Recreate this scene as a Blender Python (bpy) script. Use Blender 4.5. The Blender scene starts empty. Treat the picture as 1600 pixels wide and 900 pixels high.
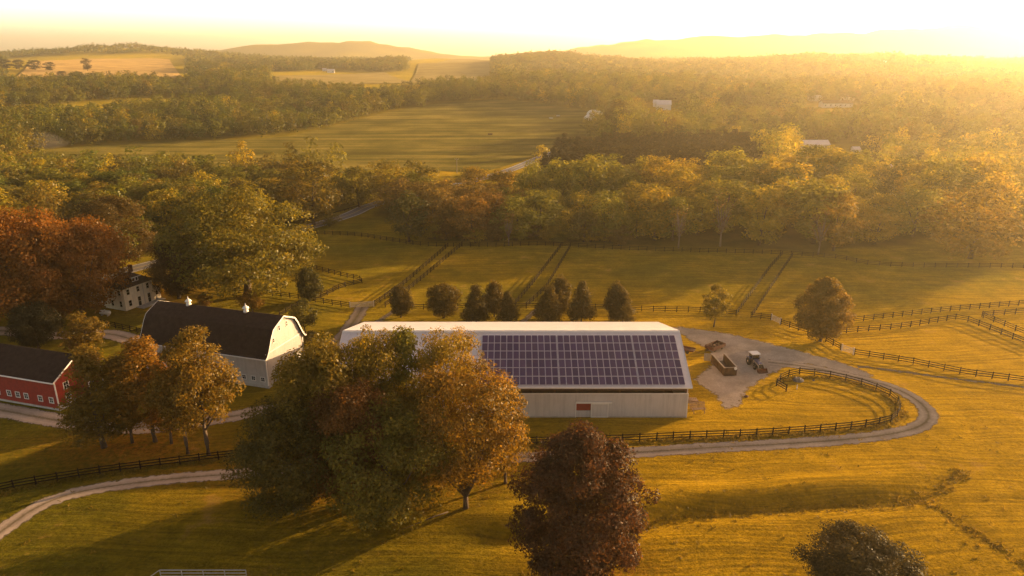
import bpy, math, random
import numpy as np
from mathutils import Vector, Matrix
from mathutils.geometry import delaunay_2d_cdt

scene = bpy.context.scene
C = scene.collection
rad = math.radians

# ------------------------------------------------------------------ camera
CAM_H, FPX, PITCH = 56.0, 1100.0, rad(18.36)
cp, sp = math.cos(PITCH), math.sin(PITCH)
cam_d = bpy.data.cameras.new('camera')
cam = bpy.data.objects.new('camera', cam_d); C.objects.link(cam)
cam.location = (0, 0, CAM_H)
cam.rotation_euler = (math.pi / 2 - PITCH, 0, 0)
cam_d.sensor_width = 36.0
cam_d.lens = 36.0 * FPX / 1600.0
cam_d.clip_start = 0.5
cam_d.clip_end = 30000
scene.camera = cam

# ------------------------------------------------------------------ sky, sun, exposure
SUN_AZ, SUN_EL = rad(57), rad(10.5)
world = bpy.data.worlds.new('World'); scene.world = world
world.use_nodes = True
wn = world.node_tree.nodes; wl = world.node_tree.links
wn.clear()
w_out = wn.new('ShaderNodeOutputWorld'); w_bg = wn.new('ShaderNodeBackground')
w_sky = wn.new('ShaderNodeTexSky'); w_sky.sky_type = 'NISHITA'; w_sky.sun_disc = False
w_sky.sun_elevation = SUN_EL; w_sky.sun_rotation = SUN_AZ
w_sky.altitude = 100; w_sky.air_density = 1.0; w_sky.dust_density = 4.0; w_sky.ozone_density = 0.6
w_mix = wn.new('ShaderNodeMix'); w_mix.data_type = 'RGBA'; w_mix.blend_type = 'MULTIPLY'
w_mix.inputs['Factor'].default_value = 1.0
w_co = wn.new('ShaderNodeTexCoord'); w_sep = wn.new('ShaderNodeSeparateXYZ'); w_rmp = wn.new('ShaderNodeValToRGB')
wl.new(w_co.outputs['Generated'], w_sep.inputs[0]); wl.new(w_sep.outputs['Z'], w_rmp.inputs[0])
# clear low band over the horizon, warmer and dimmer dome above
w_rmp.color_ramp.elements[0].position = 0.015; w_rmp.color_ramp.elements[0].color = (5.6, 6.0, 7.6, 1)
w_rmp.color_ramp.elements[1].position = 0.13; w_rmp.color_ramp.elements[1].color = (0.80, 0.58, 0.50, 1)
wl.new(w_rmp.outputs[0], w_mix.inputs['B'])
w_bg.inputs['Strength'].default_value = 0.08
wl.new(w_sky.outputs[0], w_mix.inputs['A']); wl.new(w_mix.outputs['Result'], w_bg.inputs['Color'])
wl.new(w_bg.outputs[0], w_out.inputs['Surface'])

sun_d = bpy.data.lights.new('sun', 'SUN')
sun_d.energy = 3.1; sun_d.angle = rad(0.6); sun_d.color = (1.0, 0.66, 0.32)
sun = bpy.data.objects.new('sun', sun_d); C.objects.link(sun)
SUN = Vector((math.sin(SUN_AZ) * math.cos(SUN_EL), math.cos(SUN_AZ) * math.cos(SUN_EL), math.sin(SUN_EL)))
sun.rotation_euler = SUN.to_track_quat('Z', 'Y').to_euler()
sun.location = (300, 200, 200)

vs = scene.view_settings
vs.view_transform = 'Standard'; vs.look = 'None'; vs.gamma = 1.0; vs.use_curve_mapping = False
vs.exposure = 2.35
HAZE_DENSITY, HAZE_G, HAZE_COL = 0.000158, 0.67, (1.0, 0.89, 0.62, 1)

cy = scene.cycles
cy.use_denoising = True
cy.max_bounces = 5; cy.diffuse_bounces = 3; cy.glossy_bounces = 2; cy.transmission_bounces = 4
cy.transparent_max_bounces = 6; cy.volume_bounces = 0
cy.sample_clamp_indirect = 4.0
cy.use_adaptive_sampling = True; cy.adaptive_threshold = 0.012

rng = np.random.default_rng(11)
random.seed(5)

# ------------------------------------------------------------------ terrain height
def sstep(a, b, x):
    t = np.clip((x - a) / (b - a), 0, 1)
    return t * t * (3 - 2 * t)

def px_of(x, y, z):
    """where a world point falls in the 1600x900 photograph (layout only)"""
    dz = z - CAM_H
    depth = y * cp - dz * sp
    vv = (-dz * cp - y * sp) / depth
    return 800 + FPX * x / depth, 450 + FPX * vv

def gp(px, py, z=0.0):
    """the ground point (height z) that the photograph shows at a pixel"""
    v = (py - 450) / FPX; u = (px - 800) / FPX
    t = (CAM_H - z) / (sp + v * cp)
    return (u * t, (cp - v * sp) * t)
SWALE = np.array([gp(*p) for p in ((680, 852), (850, 840), (1000, 815), (1100, 801), (1200, 793), (1300, 787), (1400, 783), (1455, 770), (1505, 735), (1535, 700), (1515, 655), (1470, 615))])
SWALE2 = np.array([gp(*p) for p in ((1440, 778), (1520, 830), (1600, 885), (1700, 960))])

def seg_dist(px, py, line):
    best = np.full(np.shape(px), 1e9); side = np.zeros(np.shape(px)); arc = np.zeros(np.shape(px)); L = 0.0
    for a, b in zip(line[:-1], line[1:]):
        d = b - a; n = math.hypot(*d)
        t = np.clip(((px - a[0]) * d[0] + (py - a[1]) * d[1]) / n ** 2, 0, 1)
        qx, qy = px - a[0] - t * d[0], py - a[1] - t * d[1]
        dd = np.hypot(qx, qy)
        s = (qx * -d[1] + qy * d[0]) / n
        m = dd < best
        best = np.where(m, dd, best); side = np.where(m, s, side); arc = np.where(m, L + t * n, arc)
        L += n
    return best, side, arc, L

# (centre x px, distance, top height, half width px, depth sigma)
RIDGES = [(40, 2600, 35, 190, 380), (225, 2600, 28, 60, 350), (370, 2500, 14, 110, 350), (515, 5200, 72, 110, 420), (420, 5200, 45, 100, 400), (600, 5200, 40, 60, 400),
          (170, 1750, 14, 170, 330), (690, 1900, 10, 110, 330), (705, 2700, 18, 60, 350), (860, 2050, 22, 70, 280), (1000, 2100, 8, 90, 300),
          (980, 5000, 78, 120, 500), (1180, 4600, 92, 140, 500), (1400, 4700, 90, 140, 500), (1600, 4600, 86, 140, 500), (1850, 4600, 120, 260, 500), (-250, 4600, 60, 260, 500),
          (1330, 1650, 20, 150, 240), (1600, 1600, 6, 170, 260)]

def H(x, y):
    x = np.asarray(x, float); y = np.asarray(y, float)
    d = np.hypot(x, y) * np.where(y < 0, 0.3, 1)
    far = sstep(430, 1050, d) * 14 + sstep(1000, 2200, d) * 9
    far = far + sstep(420, 900, d) * (2.2 * np.sin(x / 95.0 + 0.7) + 1.8 * np.sin(y / 120.0 + x / 210.0))
    for (cx, dist, h, wpx, sy) in RIDGES:
        c = (cx - 800) / FPX * dist * 0.952; w = wpx / FPX * dist * 0.952
        g = np.exp(-0.5 * ((x - c) / w) ** 2 - 0.5 * ((y - dist) / sy) ** 2)
        far = far + h * g * (1 + 0.05 * np.sin(x / 60.0) + 0.04 * np.sin(x / 23.0 + 1.3))
    near = 0.12 * np.sin(x / 17.0 + 0.4) * np.sin(y / 21.0 + 1.0) + 0.03 * np.sin(x / 7.1 + y / 9.3)
    near = near * sstep(330, 230, d)
    bd, sd, arc, L = seg_dist(x, y, SWALE)
    k = sstep(0, 8, arc) * (0.18 + 0.82 * sstep(L - 22, L - 46, arc)) * sstep(L, L - 8, arc)
    near = near + k * (-0.75 * np.exp(-(bd / 1.6) ** 2) + 0.65 * np.exp(-((sd - 4.0) / 2.4) ** 2) * (bd < 14))
    bd, sd, arc, L = seg_dist(x, y, SWALE2)
    near = near - 0.2 * np.exp(-(bd / 1.1) ** 2) * sstep(0, 6, arc)
    # the front rise at the lower left
    near = near + 0.5 * np.exp(-((x + 30) / 26) ** 2 - ((y - 78) / 5) ** 2)
    # level where buildings and yards stand
    flat = np.maximum.reduce([np.exp(-(np.maximum(np.abs(x - 8) - 36, 0) / 6) ** 2 - (np.maximum(np.abs(y - 116) - 18, 0) / 5) ** 2),
                              np.exp(-(np.maximum(np.abs(x + 72) - 42, 0) / 6) ** 2 - (np.maximum(np.abs(y - 122) - 20, 0) / 5) ** 2),
                              np.exp(-(np.maximum(np.abs(x + 90) - 16, 0) / 6) ** 2 - (np.maximum(np.abs(y - 158) - 12, 0) / 5) ** 2)])
    return far + near * (1 - flat)

def h1(x, y): return float(H(x, y))

def gph(px, py):
    """first hit of the pixel's sight line with the terrain"""
    v = (py - 450) / FPX; u = (px - 800) / FPX
    ys = np.concatenate([np.arange(40, 420, 4.0), np.arange(420, 6500, 12.0)])
    k = cp - v * sp; t = ys / k
    dz = CAM_H - t * (sp + v * cp) - H(u * t, ys)
    i = int(np.argmax(dz < 0)) if (dz < 0).any() else len(ys) - 1
    a, b = ys[max(i - 1, 0)], ys[i]
    for _ in range(30):
        m_ = (a + b) / 2; t = m_ / k
        if CAM_H - t * (sp + v * cp) - h1(u * t, m_) < 0: b = m_
        else: a = m_
    t = b / k
    return u * t, b, h1(u * t, b)

def height_at(py, fwd):
    v = (py - 450) / FPX
    return CAM_H - fwd * (sp + v * cp) / (cp - v * sp)

# ------------------------------------------------------------------ node helper
class NT:
    def __init__(s, name):
        s.m = bpy.data.materials.new(name); s.m.use_nodes = True
        s.t = s.m.node_tree; s.t.nodes.clear()
        s.out = s.t.nodes.new('ShaderNodeOutputMaterial')
    def n(s, typ, **kw):
        nd = s.t.nodes.new('ShaderNode' + typ)
        for k, v in kw.items():
            if k.startswith('_'): setattr(nd, k[1:], v)
        for k, v in kw.items():
            if not k.startswith('_'):
                key = k.replace('__', ' ')
                s.set(nd, key, v)
        return nd
    def set(s, nd, key, v):
        inp = nd.inputs[int(key[1:])] if key[0] == 'i' and key[1:].isdigit() else nd.inputs[key]
        if isinstance(v, bpy.types.NodeSocket): s.t.links.new(v, inp)
        else: inp.default_value = v
    def mix(s, fac, a, b, blend='MIX'):
        nd = s.t.nodes.new('ShaderNodeMix'); nd.data_type = 'RGBA'; nd.blend_type = blend
        for key, v in (('Factor', fac), ('A', a), ('B', b)):
            sock = [i for i in nd.inputs if i.name == key and (i.type == 'RGBA' if key != 'Factor' else i.type == 'VALUE')][0]
            if isinstance(v, bpy.types.NodeSocket): s.t.links.new(v, sock)
            else: sock.default_value = v if key == 'Factor' or len(v) == 4 else (*v, 1)
        return [o for o in nd.outputs if o.type == 'RGBA'][0]
    def math(s, op, a, b=0.0, clamp=False):
        nd = s.t.nodes.new('ShaderNodeMath'); nd.operation = op; nd.use_clamp = clamp
        for i, v in enumerate((a, b)):
            if isinstance(v, bpy.types.NodeSocket): s.t.links.new(v, nd.inputs[i])
            else: nd.inputs[i].default_value = v
        return nd.outputs[0]
    def ramp(s, fac, stops, interp='LINEAR'):
        nd = s.t.nodes.new('ShaderNodeValToRGB'); s.t.links.new(fac, nd.inputs[0])
        nd.color_ramp.interpolation = interp
        el = nd.color_ramp.elements
        while len(el) < len(stops): el.new(0.5)
        for e, (p, c) in zip(el, stops):
            e.position = p; e.color = c if len(c) == 4 else (*c, 1)
        return nd.outputs[0]
    def noise(s, vec, scale, detail=4, rough=0.6, scl=None):
        if scl is not None or vec is None:
            pass
        if scl is not None:
            mp = s.t.nodes.new('ShaderNodeMapping'); s.t.links.new(vec, mp.inputs['Vector'])
            mp.inputs['Scale'].default_value = scl; vec = mp.outputs[0]
        nd = s.t.nodes.new('ShaderNodeTexNoise'); nd.inputs['Scale'].default_value = scale
        nd.inputs['Detail'].default_value = detail; nd.inputs['Roughness'].default_value = rough
        s.t.links.new(vec, nd.inputs['Vector'])
        return nd.outputs[0]
    def surf(s, sock): s.t.links.new(sock, s.out.inputs['Surface'])
    def pos(s): return s.n('NewGeometry').outputs['Position']
    def objco(s): return s.n('TexCoord').outputs['Object']

def principled(name, col, rough=0.7, metal=0.0, var=0.25, scale=2.0, bump=0.0, bscale=8.0, wave=None, spec=0.4, streak=0.0):
    """painted / metal / masonry surface: colour varied by noise, optional ribs"""
    t = NT(name); co = t.objco()
    f = t.noise(co, scale, 6, 0.65)
    dark = tuple(c * (1 - var) for c in col); lite = tuple(min(1, c * (1 + var * 0.6)) for c in col)
    c = t.ramp(f, [(0.3, dark), (0.7, lite)])
    if streak:
        st = t.noise(co, 1.0, 5, 0.7, scl=(2.2, 2.2, 0.15))
        c = t.mix(t.math('MULTIPLY', t.ramp(st, [(0.45, (0, 0, 0)), (0.75, (1, 1, 1))]), streak), c, tuple(x * 0.45 for x in col))
    p = t.n('BsdfPrincipled', Roughness=rough, Metallic=metal)
    p.inputs['Specular IOR Level'].default_value = spec
    t.set(p, 'Base Color', c)
    hgt = None
    if wave:
        axis, freq, prof = wave
        w = t.n('TexWave', _wave_type='BANDS', _bands_direction=axis, _wave_profile=prof, Scale=freq)
        t.t.links.new(co, w.inputs['Vector'])
        bp = t.n('Bump', Strength=0.6, Distance=0.05); t.set(bp, 'Height', w.outputs['Fac'])
        t.set(p, 'Normal', bp.outputs[0])
    elif bump:
        nb = t.noise(co, bscale, 5, 0.7)
        bp = t.n('Bump', Strength=bump, Distance=0.05); t.set(bp, 'Height', nb); t.set(p, 'Normal', bp.outputs[0])
    t.surf(p.outputs[0])
    return t.m

def leaf_material(name, use_attr=False):
    t = NT(name)
    var = t.n('Attribute', _attribute_name='leafvar').outputs['Fac']
    if use_attr: base = t.n('Attribute', _attribute_name='tint').outputs['Color']
    else: base = t.n('ObjectInfo').outputs['Color']
    k = t.ramp(var, [(0.0, (0.55, 0.6, 0.6)), (0.55, (1.0, 1.0, 1.0)), (1.0, (1.55, 1.35, 1.1))])
    c = t.mix(1.0, base, k, 'MULTIPLY')
    d = t.n('BsdfDiffuse', Roughness=0.5); t.set(d, 'Color', c)
    tr = t.n('BsdfTranslucent'); t.set(tr, 'Color', t.mix(1.0, c, (1.5, 1.25, 0.7), 'MULTIPLY'))
    g = t.n('BsdfGlossy', Roughness=0.45); g.inputs['Color'].default_value = (0.9, 0.9, 0.85, 1)
    m1 = t.n('MixShader', i0=0.42); t.t.links.new(d.outputs[0], m1.inputs[1]); t.t.links.new(tr.outputs[0], m1.inputs[2])
    m2 = t.n('MixShader', i0=0.012); t.t.links.new(m1.outputs[0], m2.inputs[1]); t.t.links.new(g.outputs[0], m2.inputs[2])
    t.surf(m2.outputs[0])
    return t.m

def blades(t, P, c, bump_h, strength=0.9, dist=0.55, sheen=(1.6, 1.4, 0.9), tilt=1.5, nscale=4.0):
    """turf: upright blades that take and pass low light, over a flat sward"""
    nz = t.n('TexNoise', Scale=nscale, Detail=2.0, Roughness=0.8); t.t.links.new(P, nz.inputs['Vector'])
    sb_ = t.n('VectorMath', _operation='SUBTRACT'); t.t.links.new(nz.outputs['Color'], sb_.inputs[0]); sb_.inputs[1].default_value = (0.5, 0.5, 0.5)
    ml = t.n('VectorMath', _operation='MULTIPLY_ADD'); t.t.links.new(sb_.outputs[0], ml.inputs[0]); ml.inputs[1].default_value = (tilt * 4, tilt * 4, 0.5); ml.inputs[2].default_value = (0, 0, 0.55)
    bn = t.n('VectorMath', _operation='NORMALIZE'); t.t.links.new(ml.outputs[0], bn.inputs[0])
    d1 = t.n('BsdfDiffuse'); t.set(d1, 'Color', c); t.set(d1, 'Normal', bn.outputs[0])
    tr = t.n('BsdfTranslucent'); t.set(tr, 'Color', t.mix(1.0, c, (1.3, 1.15, 0.7), 'MULTIPLY')); t.set(tr, 'Normal', bn.outputs[0])
    m1 = t.n('MixShader', i0=0.42); t.t.links.new(d1.outputs[0], m1.inputs[1]); t.t.links.new(tr.outputs[0], m1.inputs[2])
    d2 = t.n('BsdfDiffuse', Roughness=1.0); t.set(d2, 'Color', c)
    sh = t.n('BsdfSheen', Roughness=0.55); t.set(sh, 'Color', t.mix(1.0, c, sheen, 'MULTIPLY'))
    bp = t.n('Bump', Strength=strength, Distance=dist); t.set(bp, 'Height', bump_h)
    t.set(d2, 'Normal', bp.outputs[0]); t.set(sh, 'Normal', bp.outputs[0])
    m2 = t.n('MixShader', i0=0.55); t.t.links.new(d2.outputs[0], m2.inputs[1]); t.t.links.new(m1.outputs[0], m2.inputs[2])
    a = t.n('AddShader'); t.t.links.new(m2.outputs[0], a.inputs[0]); t.t.links.new(sh.outputs[0], a.inputs[1])
    t.surf(a.outputs[0])

def ground_material():
    t = NT('meadow_grass'); P = t.pos()
    cov = t.n('Attribute', _attribute_name='cover'); sep = t.n('SeparateColor'); t.t.links.new(cov.outputs['Color'], sep.inputs[0])
    wood, litter_sun, dry = sep.outputs[0], sep.outputs[1], sep.outputs[2]
    big = t.noise(P, 0.035, 5, 0.6); mid = t.noise(P, 0.22, 6, 0.65); fine = t.noise(P, 1.6, 6, 0.75)
    # mowing lines follow a gently bent direction
    warp = t.n('TexNoise', Scale=0.02, Detail=2.0); t.t.links.new(P, warp.inputs['Vector'])
    add = t.n('VectorMath', _operation='MULTIPLY_ADD'); t.t.links.new(warp.outputs['Color'], add.inputs[0])
    add.inputs[1].default_value = (14, 14, 0); t.t.links.new(P, add.inputs[2])
    streak = t.noise(add.outputs[0], 1.0, 5, 0.6, scl=(0.05, 1.5, 0.1))
    green = t.ramp(mid, [(0.3, (0.066, 0.064, 0.007)), (0.55, (0.102, 0.094, 0.010)), (0.8, (0.14, 0.114, 0.014))])
    gold = t.ramp(mid, [(0.25, (0.185, 0.128, 0.008)), (0.55, (0.275, 0.186, 0.010)), (0.8, (0.36, 0.240, 0.020))])
    f = t.math('ADD', t.math('MULTIPLY', big, 0.9), t.math('SUBTRACT', dry, 0.5), True)
    c = t.mix(t.ramp(f, [(0.25, (0, 0, 0)), (0.75, (1, 1, 1))]), green, gold)
    c = t.mix(t.ramp(streak, [(0.35, (0.55, 0.55, 0.55)), (0.62, (0, 0, 0))]), c, (0.045, 0.036, 0.008))
    c = t.mix(0.55, c, t.ramp(fine, [(0.25, (0.45, 0.45, 0.45)), (0.75, (1.7, 1.6, 1.4))]), 'MULTIPLY')
    patch_ = t.ramp(t.noise(P, 0.11, 8, 0.72), [(0.60, (0, 0, 0)), (0.68, (0.55, 0.55, 0.55))])
    c = t.mix(patch_, c, (0.20, 0.125, 0.045))
    weed = t.ramp(t.noise(P, 0.33, 7, 0.75), [(0.62, (0, 0, 0)), (0.70, (0.3, 0.3, 0.3))])
    c = t.mix(weed, c, (0.08, 0.072, 0.008))
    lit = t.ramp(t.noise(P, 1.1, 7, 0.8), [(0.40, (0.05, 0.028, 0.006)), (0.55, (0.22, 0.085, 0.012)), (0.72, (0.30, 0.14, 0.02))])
    c = t.mix(t.math('MULTIPLY', litter_sun, t.ramp(fine, [(0.35, (0.2, 0.2, 0.2)), (0.6, (1, 1, 1))]), True), c, lit)
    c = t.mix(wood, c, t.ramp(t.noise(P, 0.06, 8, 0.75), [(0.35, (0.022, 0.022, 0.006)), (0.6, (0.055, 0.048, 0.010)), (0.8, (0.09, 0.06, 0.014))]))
    hb = t.math('ADD', t.math('MULTIPLY', fine, 0.35), t.math('MULTIPLY', t.math('ADD', t.math('MULTIPLY', streak, 0.55), mid), 0.5))
    blades(t, P, c, hb)
    return t.m

def field_material(name, c0, c1, c2, rows=(0.02, 0.30, 0.1), rough=0.55):
    t = NT(name); P = t.pos()
    r = t.noise(P, 1.0, 6, 0.65, scl=rows); b = t.noise(P, 0.03, 5, 0.6); fi = t.noise(P, 0.9, 5, 0.7)
    c = t.ramp(t.math('ADD', t.math('MULTIPLY', r, 0.6), t.math('MULTIPLY', b, 0.4)), [(0.40, c0), (0.5, c1), (0.60, c2)])
    c = t.mix(0.5, c, t.ramp(fi, [(0.3, (0.5, 0.5, 0.5)), (0.7, (1.5, 1.45, 1.3))]), 'MULTIPLY')
    blades(t, P, c, t.math('ADD', r, t.math('MULTIPLY', fi, 0.5)), 0.9, 0.6, (0.9, 0.8, 0.6), 1.5, 2.5)
    return t.m

def gravel_material(name, col, edge_w=1.0, ruts=True):
    t = NT(name); P = t.pos()
    e = t.n('Attribute', _attribute_name='edge').outputs['Fac']
    n1 = t.noise(P, 0.25, 6, 0.65); n2 = t.noise(P, 3.0, 6, 0.8)
    c = t.ramp(n1, [(0.3, tuple(x * 0.72 for x in col)), (0.7, tuple(x * 1.2 for x in col))])
    c = t.mix(0.6, c, t.ramp(n2, [(0.3, (0.6, 0.6, 0.6)), (0.7, (1.4, 1.4, 1.35))]), 'MULTIPLY')
    if ruts:
        ac = t.n('Attribute', _attribute_name='across').outputs['Fac']
        w = t.math('ABSOLUTE', t.math('SUBTRACT', t.math('ABSOLUTE', ac), 0.45))
        c = t.mix(t.ramp(w, [(0.0, (0.35, 0.35, 0.35)), (0.22, (0, 0, 0))]), c, tuple(min(1, x * 1.5) for x in col))
        c = t.mix(t.ramp(t.math('ADD', t.math('ABSOLUTE', ac), t.math('MULTIPLY', n2, 0.3)), [(0.14, (0.8, 0.8, 0.8)), (0.34, (0, 0, 0))]), c, (0.12, 0.09, 0.03))
    d = t.n('BsdfDiffuse', Roughness=1.0); t.set(d, 'Color', c)
    bp = t.n('Bump', Strength=0.6, Distance=0.08); t.set(bp, 'Height', t.math('ADD', n2, n1)); t.set(d, 'Normal', bp.outputs[0])
    k = t.math('ADD', t.math('DIVIDE', e, edge_w), t.math('MULTIPLY', t.math('SUBTRACT', t.noise(P, 0.8, 6, 0.75), 0.5), 1.6))
    tr = t.n('BsdfTransparent')
    m = t.n('MixShader'); t.t.links.new(t.ramp(k, [(0.35, (0, 0, 0)), (0.6, (1, 1, 1))]), m.inputs[0])
    t.t.links.new(tr.outputs[0], m.inputs[1]); t.t.links.new(d.outputs[0], m.inputs[2])
    t.surf(m.outputs[0]); return t.m

def asphalt_material():
    t = NT('asphalt'); P = t.pos()
    ac = t.n('Attribute', _attribute_name='across').outputs['Fac']
    n2 = t.noise(P, 1.5, 6, 0.7)
    c = t.ramp(n2, [(0.3, (0.075, 0.072, 0.075)), (0.7, (0.125, 0.12, 0.12))])
    line = t.ramp(t.math('ABSOLUTE', t.math('SUBTRACT', t.math('ABSOLUTE', ac), 0.86)), [(0.025, (1, 1, 1)), (0.035, (0, 0, 0))])
    c = t.mix(line, c, (0.6, 0.58, 0.55))
    mid = t.ramp(t.math('ABSOLUTE', ac), [(0.03, (1, 1, 1)), (0.04, (0, 0, 0))])
    c = t.mix(mid, c, (0.45, 0.3, 0.04))
    p = t.n('BsdfPrincipled', Roughness=0.8); t.set(p, 'Base Color', c); t.surf(p.outputs[0]); return t.m

M = {}
M['leaf'] = leaf_material('tree_leaves')
M['leaf_far'] = leaf_material('woodland_leaves', True)
M['bark'] = principled('bark', (0.075, 0.05, 0.032), 0.9, var=0.5, scale=5, bump=0.6)
M['pale_bark'] = principled('pale_bark', (0.17, 0.13, 0.10), 0.9, var=0.4, scale=5, bump=0.4)
M['ground'] = ground_material()
M['gravel'] = gravel_material('gravel', (0.40, 0.305, 0.225), 1.25)
M['yard'] = gravel_material('gravel_yard', (0.42, 0.325, 0.245), 2.6, ruts=False)
M['track'] = gravel_material('worn_track', (0.22, 0.17, 0.12), 1.6)
M['asphalt'] = asphalt_material()
M['crop'] = field_material('crop_rows', (0.042, 0.042, 0.011), (0.074, 0.070, 0.018), (0.13, 0.112, 0.032), rows=(0.006, 0.085, 0.1))
M['stubble'] = field_material('golden_stubble', (0.13, 0.095, 0.045), (0.19, 0.14, 0.065), (0.24, 0.18, 0.08), rows=(0.01, 0.05, 0.1))
M['pasture'] = field_material('pale_pasture', (0.085, 0.075, 0.035), (0.12, 0.105, 0.05), (0.15, 0.13, 0.06), rows=(0.01, 0.05, 0.1))
M['fence'] = principled('dark_fence_boards', (0.016, 0.0095, 0.006), 0.95, var=0.4, scale=3, spec=0.08)
M['gate_white'] = principled('weathered_gate', (0.48, 0.44, 0.40), 0.7, var=0.25)
M['siding'] = principled('grey_white_siding', (0.52, 0.49, 0.47), 0.55, var=0.08, scale=0.6, wave=('X', 4.0, 'SIN'), streak=0.5)
M['siding_y'] = principled('grey_white_gable_siding', (0.52, 0.49, 0.47), 0.55, var=0.08, scale=0.6, wave=('Y', 4.0, 'SIN'), streak=0.25)
M['white_siding'] = principled('white_clapboard', (0.46, 0.435, 0.41), 0.6, var=0.1, scale=0.8, wave=('Z', 2.4, 'SAW'), streak=0.3)
M['cream_siding'] = principled('cream_clapboard', (0.82, 0.74, 0.58), 0.65, var=0.12, scale=0.8, wave=('Z', 2.4, 'SAW'), streak=0.35)
M['red_siding'] = principled('red_boards', (0.27, 0.022, 0.010), 0.7, var=0.3, scale=1.2, wave=('X', 3.2, 'SAW'), streak=0.3)
M['red_siding_y'] = principled('red_gable_boards', (0.27, 0.022, 0.010), 0.7, var=0.3, scale=1.2, wave=('Y', 3.2, 'SAW'), streak=0.3)
M['red_panel'] = principled('red_hatch', (0.22, 0.025, 0.012), 0.7, var=0.2)
M['white'] = principled('white_paint', (0.66, 0.63, 0.58), 0.5, var=0.08, scale=1.5)
M['roof_metal'] = principled('white_metal_roof', (0.56, 0.53, 0.54), 0.42, var=0.1, scale=0.35, wave=('X', 2.2, 'SIN'), streak=0.3)
M['shingle'] = principled('dark_shingles', (0.038, 0.024, 0.018), 0.95, var=0.4, scale=1.2, bump=0.5, bscale=6, streak=0.2, spec=0.08)
M['brown_shingle'] = principled('brown_shingles', (0.065, 0.042, 0.026), 0.95, spec=0.1, var=0.35, scale=1.2, bump=0.5, bscale=6)
M['glass'] = principled('dark_window_glass', (0.015, 0.014, 0.016), 0.12, var=0.2, spec=0.6)
M['panel'] = None
M['unused_dark'] = principled('dark_cells', (0.085, 0.045, 0.12), 0.4, var=0.25, scale=0.5, spec=0.35)
M['panel_frame'] = principled('panel_frames', (0.62, 0.58, 0.60), 0.45, 0.3, var=0.1)
def panel_material():
    t = NT('solar_cells'); r1 = t.n('NewGeometry').outputs['Random Per Island']; r2 = t.n('ObjectInfo').outputs['Random']
    f = t.math('FRACT', t.math('ADD', t.math('MULTIPLY', r1, 3.7), r2)); co = t.objco()
    c = t.ramp(f, [(0.0, (0.042, 0.024, 0.066)), (1.0, (0.074, 0.042, 0.102))])
    c = t.mix(t.ramp(t.noise(co, 0.25, 4), [(0.35, (0, 0, 0)), (0.7, (0.5, 0.5, 0.5))]), c, (0.09, 0.052, 0.10))
    p = t.n('BsdfPrincipled'); t.set(p, 'Base Color', c); t.set(p, 'Roughness', t.math('ADD', t.math('MULTIPLY', f, 0.15), 0.28)); p.inputs['Specular IOR Level'].default_value = 0.4
    t.surf(p.outputs[0]); return t.m
M['panel'] = panel_material()
M['concrete'] = principled('concrete', (0.40, 0.37, 0.33), 0.9, var=0.25, scale=1.5, bump=0.2)
M['timber'] = principled('rough_timber', (0.10, 0.045, 0.02), 0.8, var=0.4, scale=2)
M['pale_timber'] = principled('pale_timber', (0.27, 0.18, 0.115), 0.8, var=0.4, scale=3)
M['steel_brown'] = principled('brown_painted_steel', (0.10, 0.052, 0.022), 0.6, 0.1, var=0.5, scale=1.5, streak=0.4)
M['rust'] = principled('rusty_steel', (0.11, 0.038, 0.018), 0.8, 0.1, var=0.5, scale=2.5, bump=0.2)
M['steel_edge'] = principled('worn_steel', (0.38, 0.31, 0.23), 0.5, 0.3, var=0.3, scale=3)
M['blue_paint'] = principled('tractor_hood_paint', (0.05, 0.06, 0.13), 0.4, 0.1, var=0.3, scale=2)
M['tyre'] = principled('tyre_rubber', (0.022, 0.02, 0.018), 0.85, var=0.3)
M['metal'] = principled('galvanised_metal', (0.45, 0.43, 0.42), 0.45, 0.6, var=0.2)
M['stone'] = principled('grey_stone', (0.15, 0.135, 0.12), 0.9, var=0.4, scale=1.5, bump=0.6, bscale=2)
M['pole'] = principled('grey_pole_wood', (0.22, 0.18, 0.14), 0.85, var=0.3)
M['hill'] = M['ground']

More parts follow.
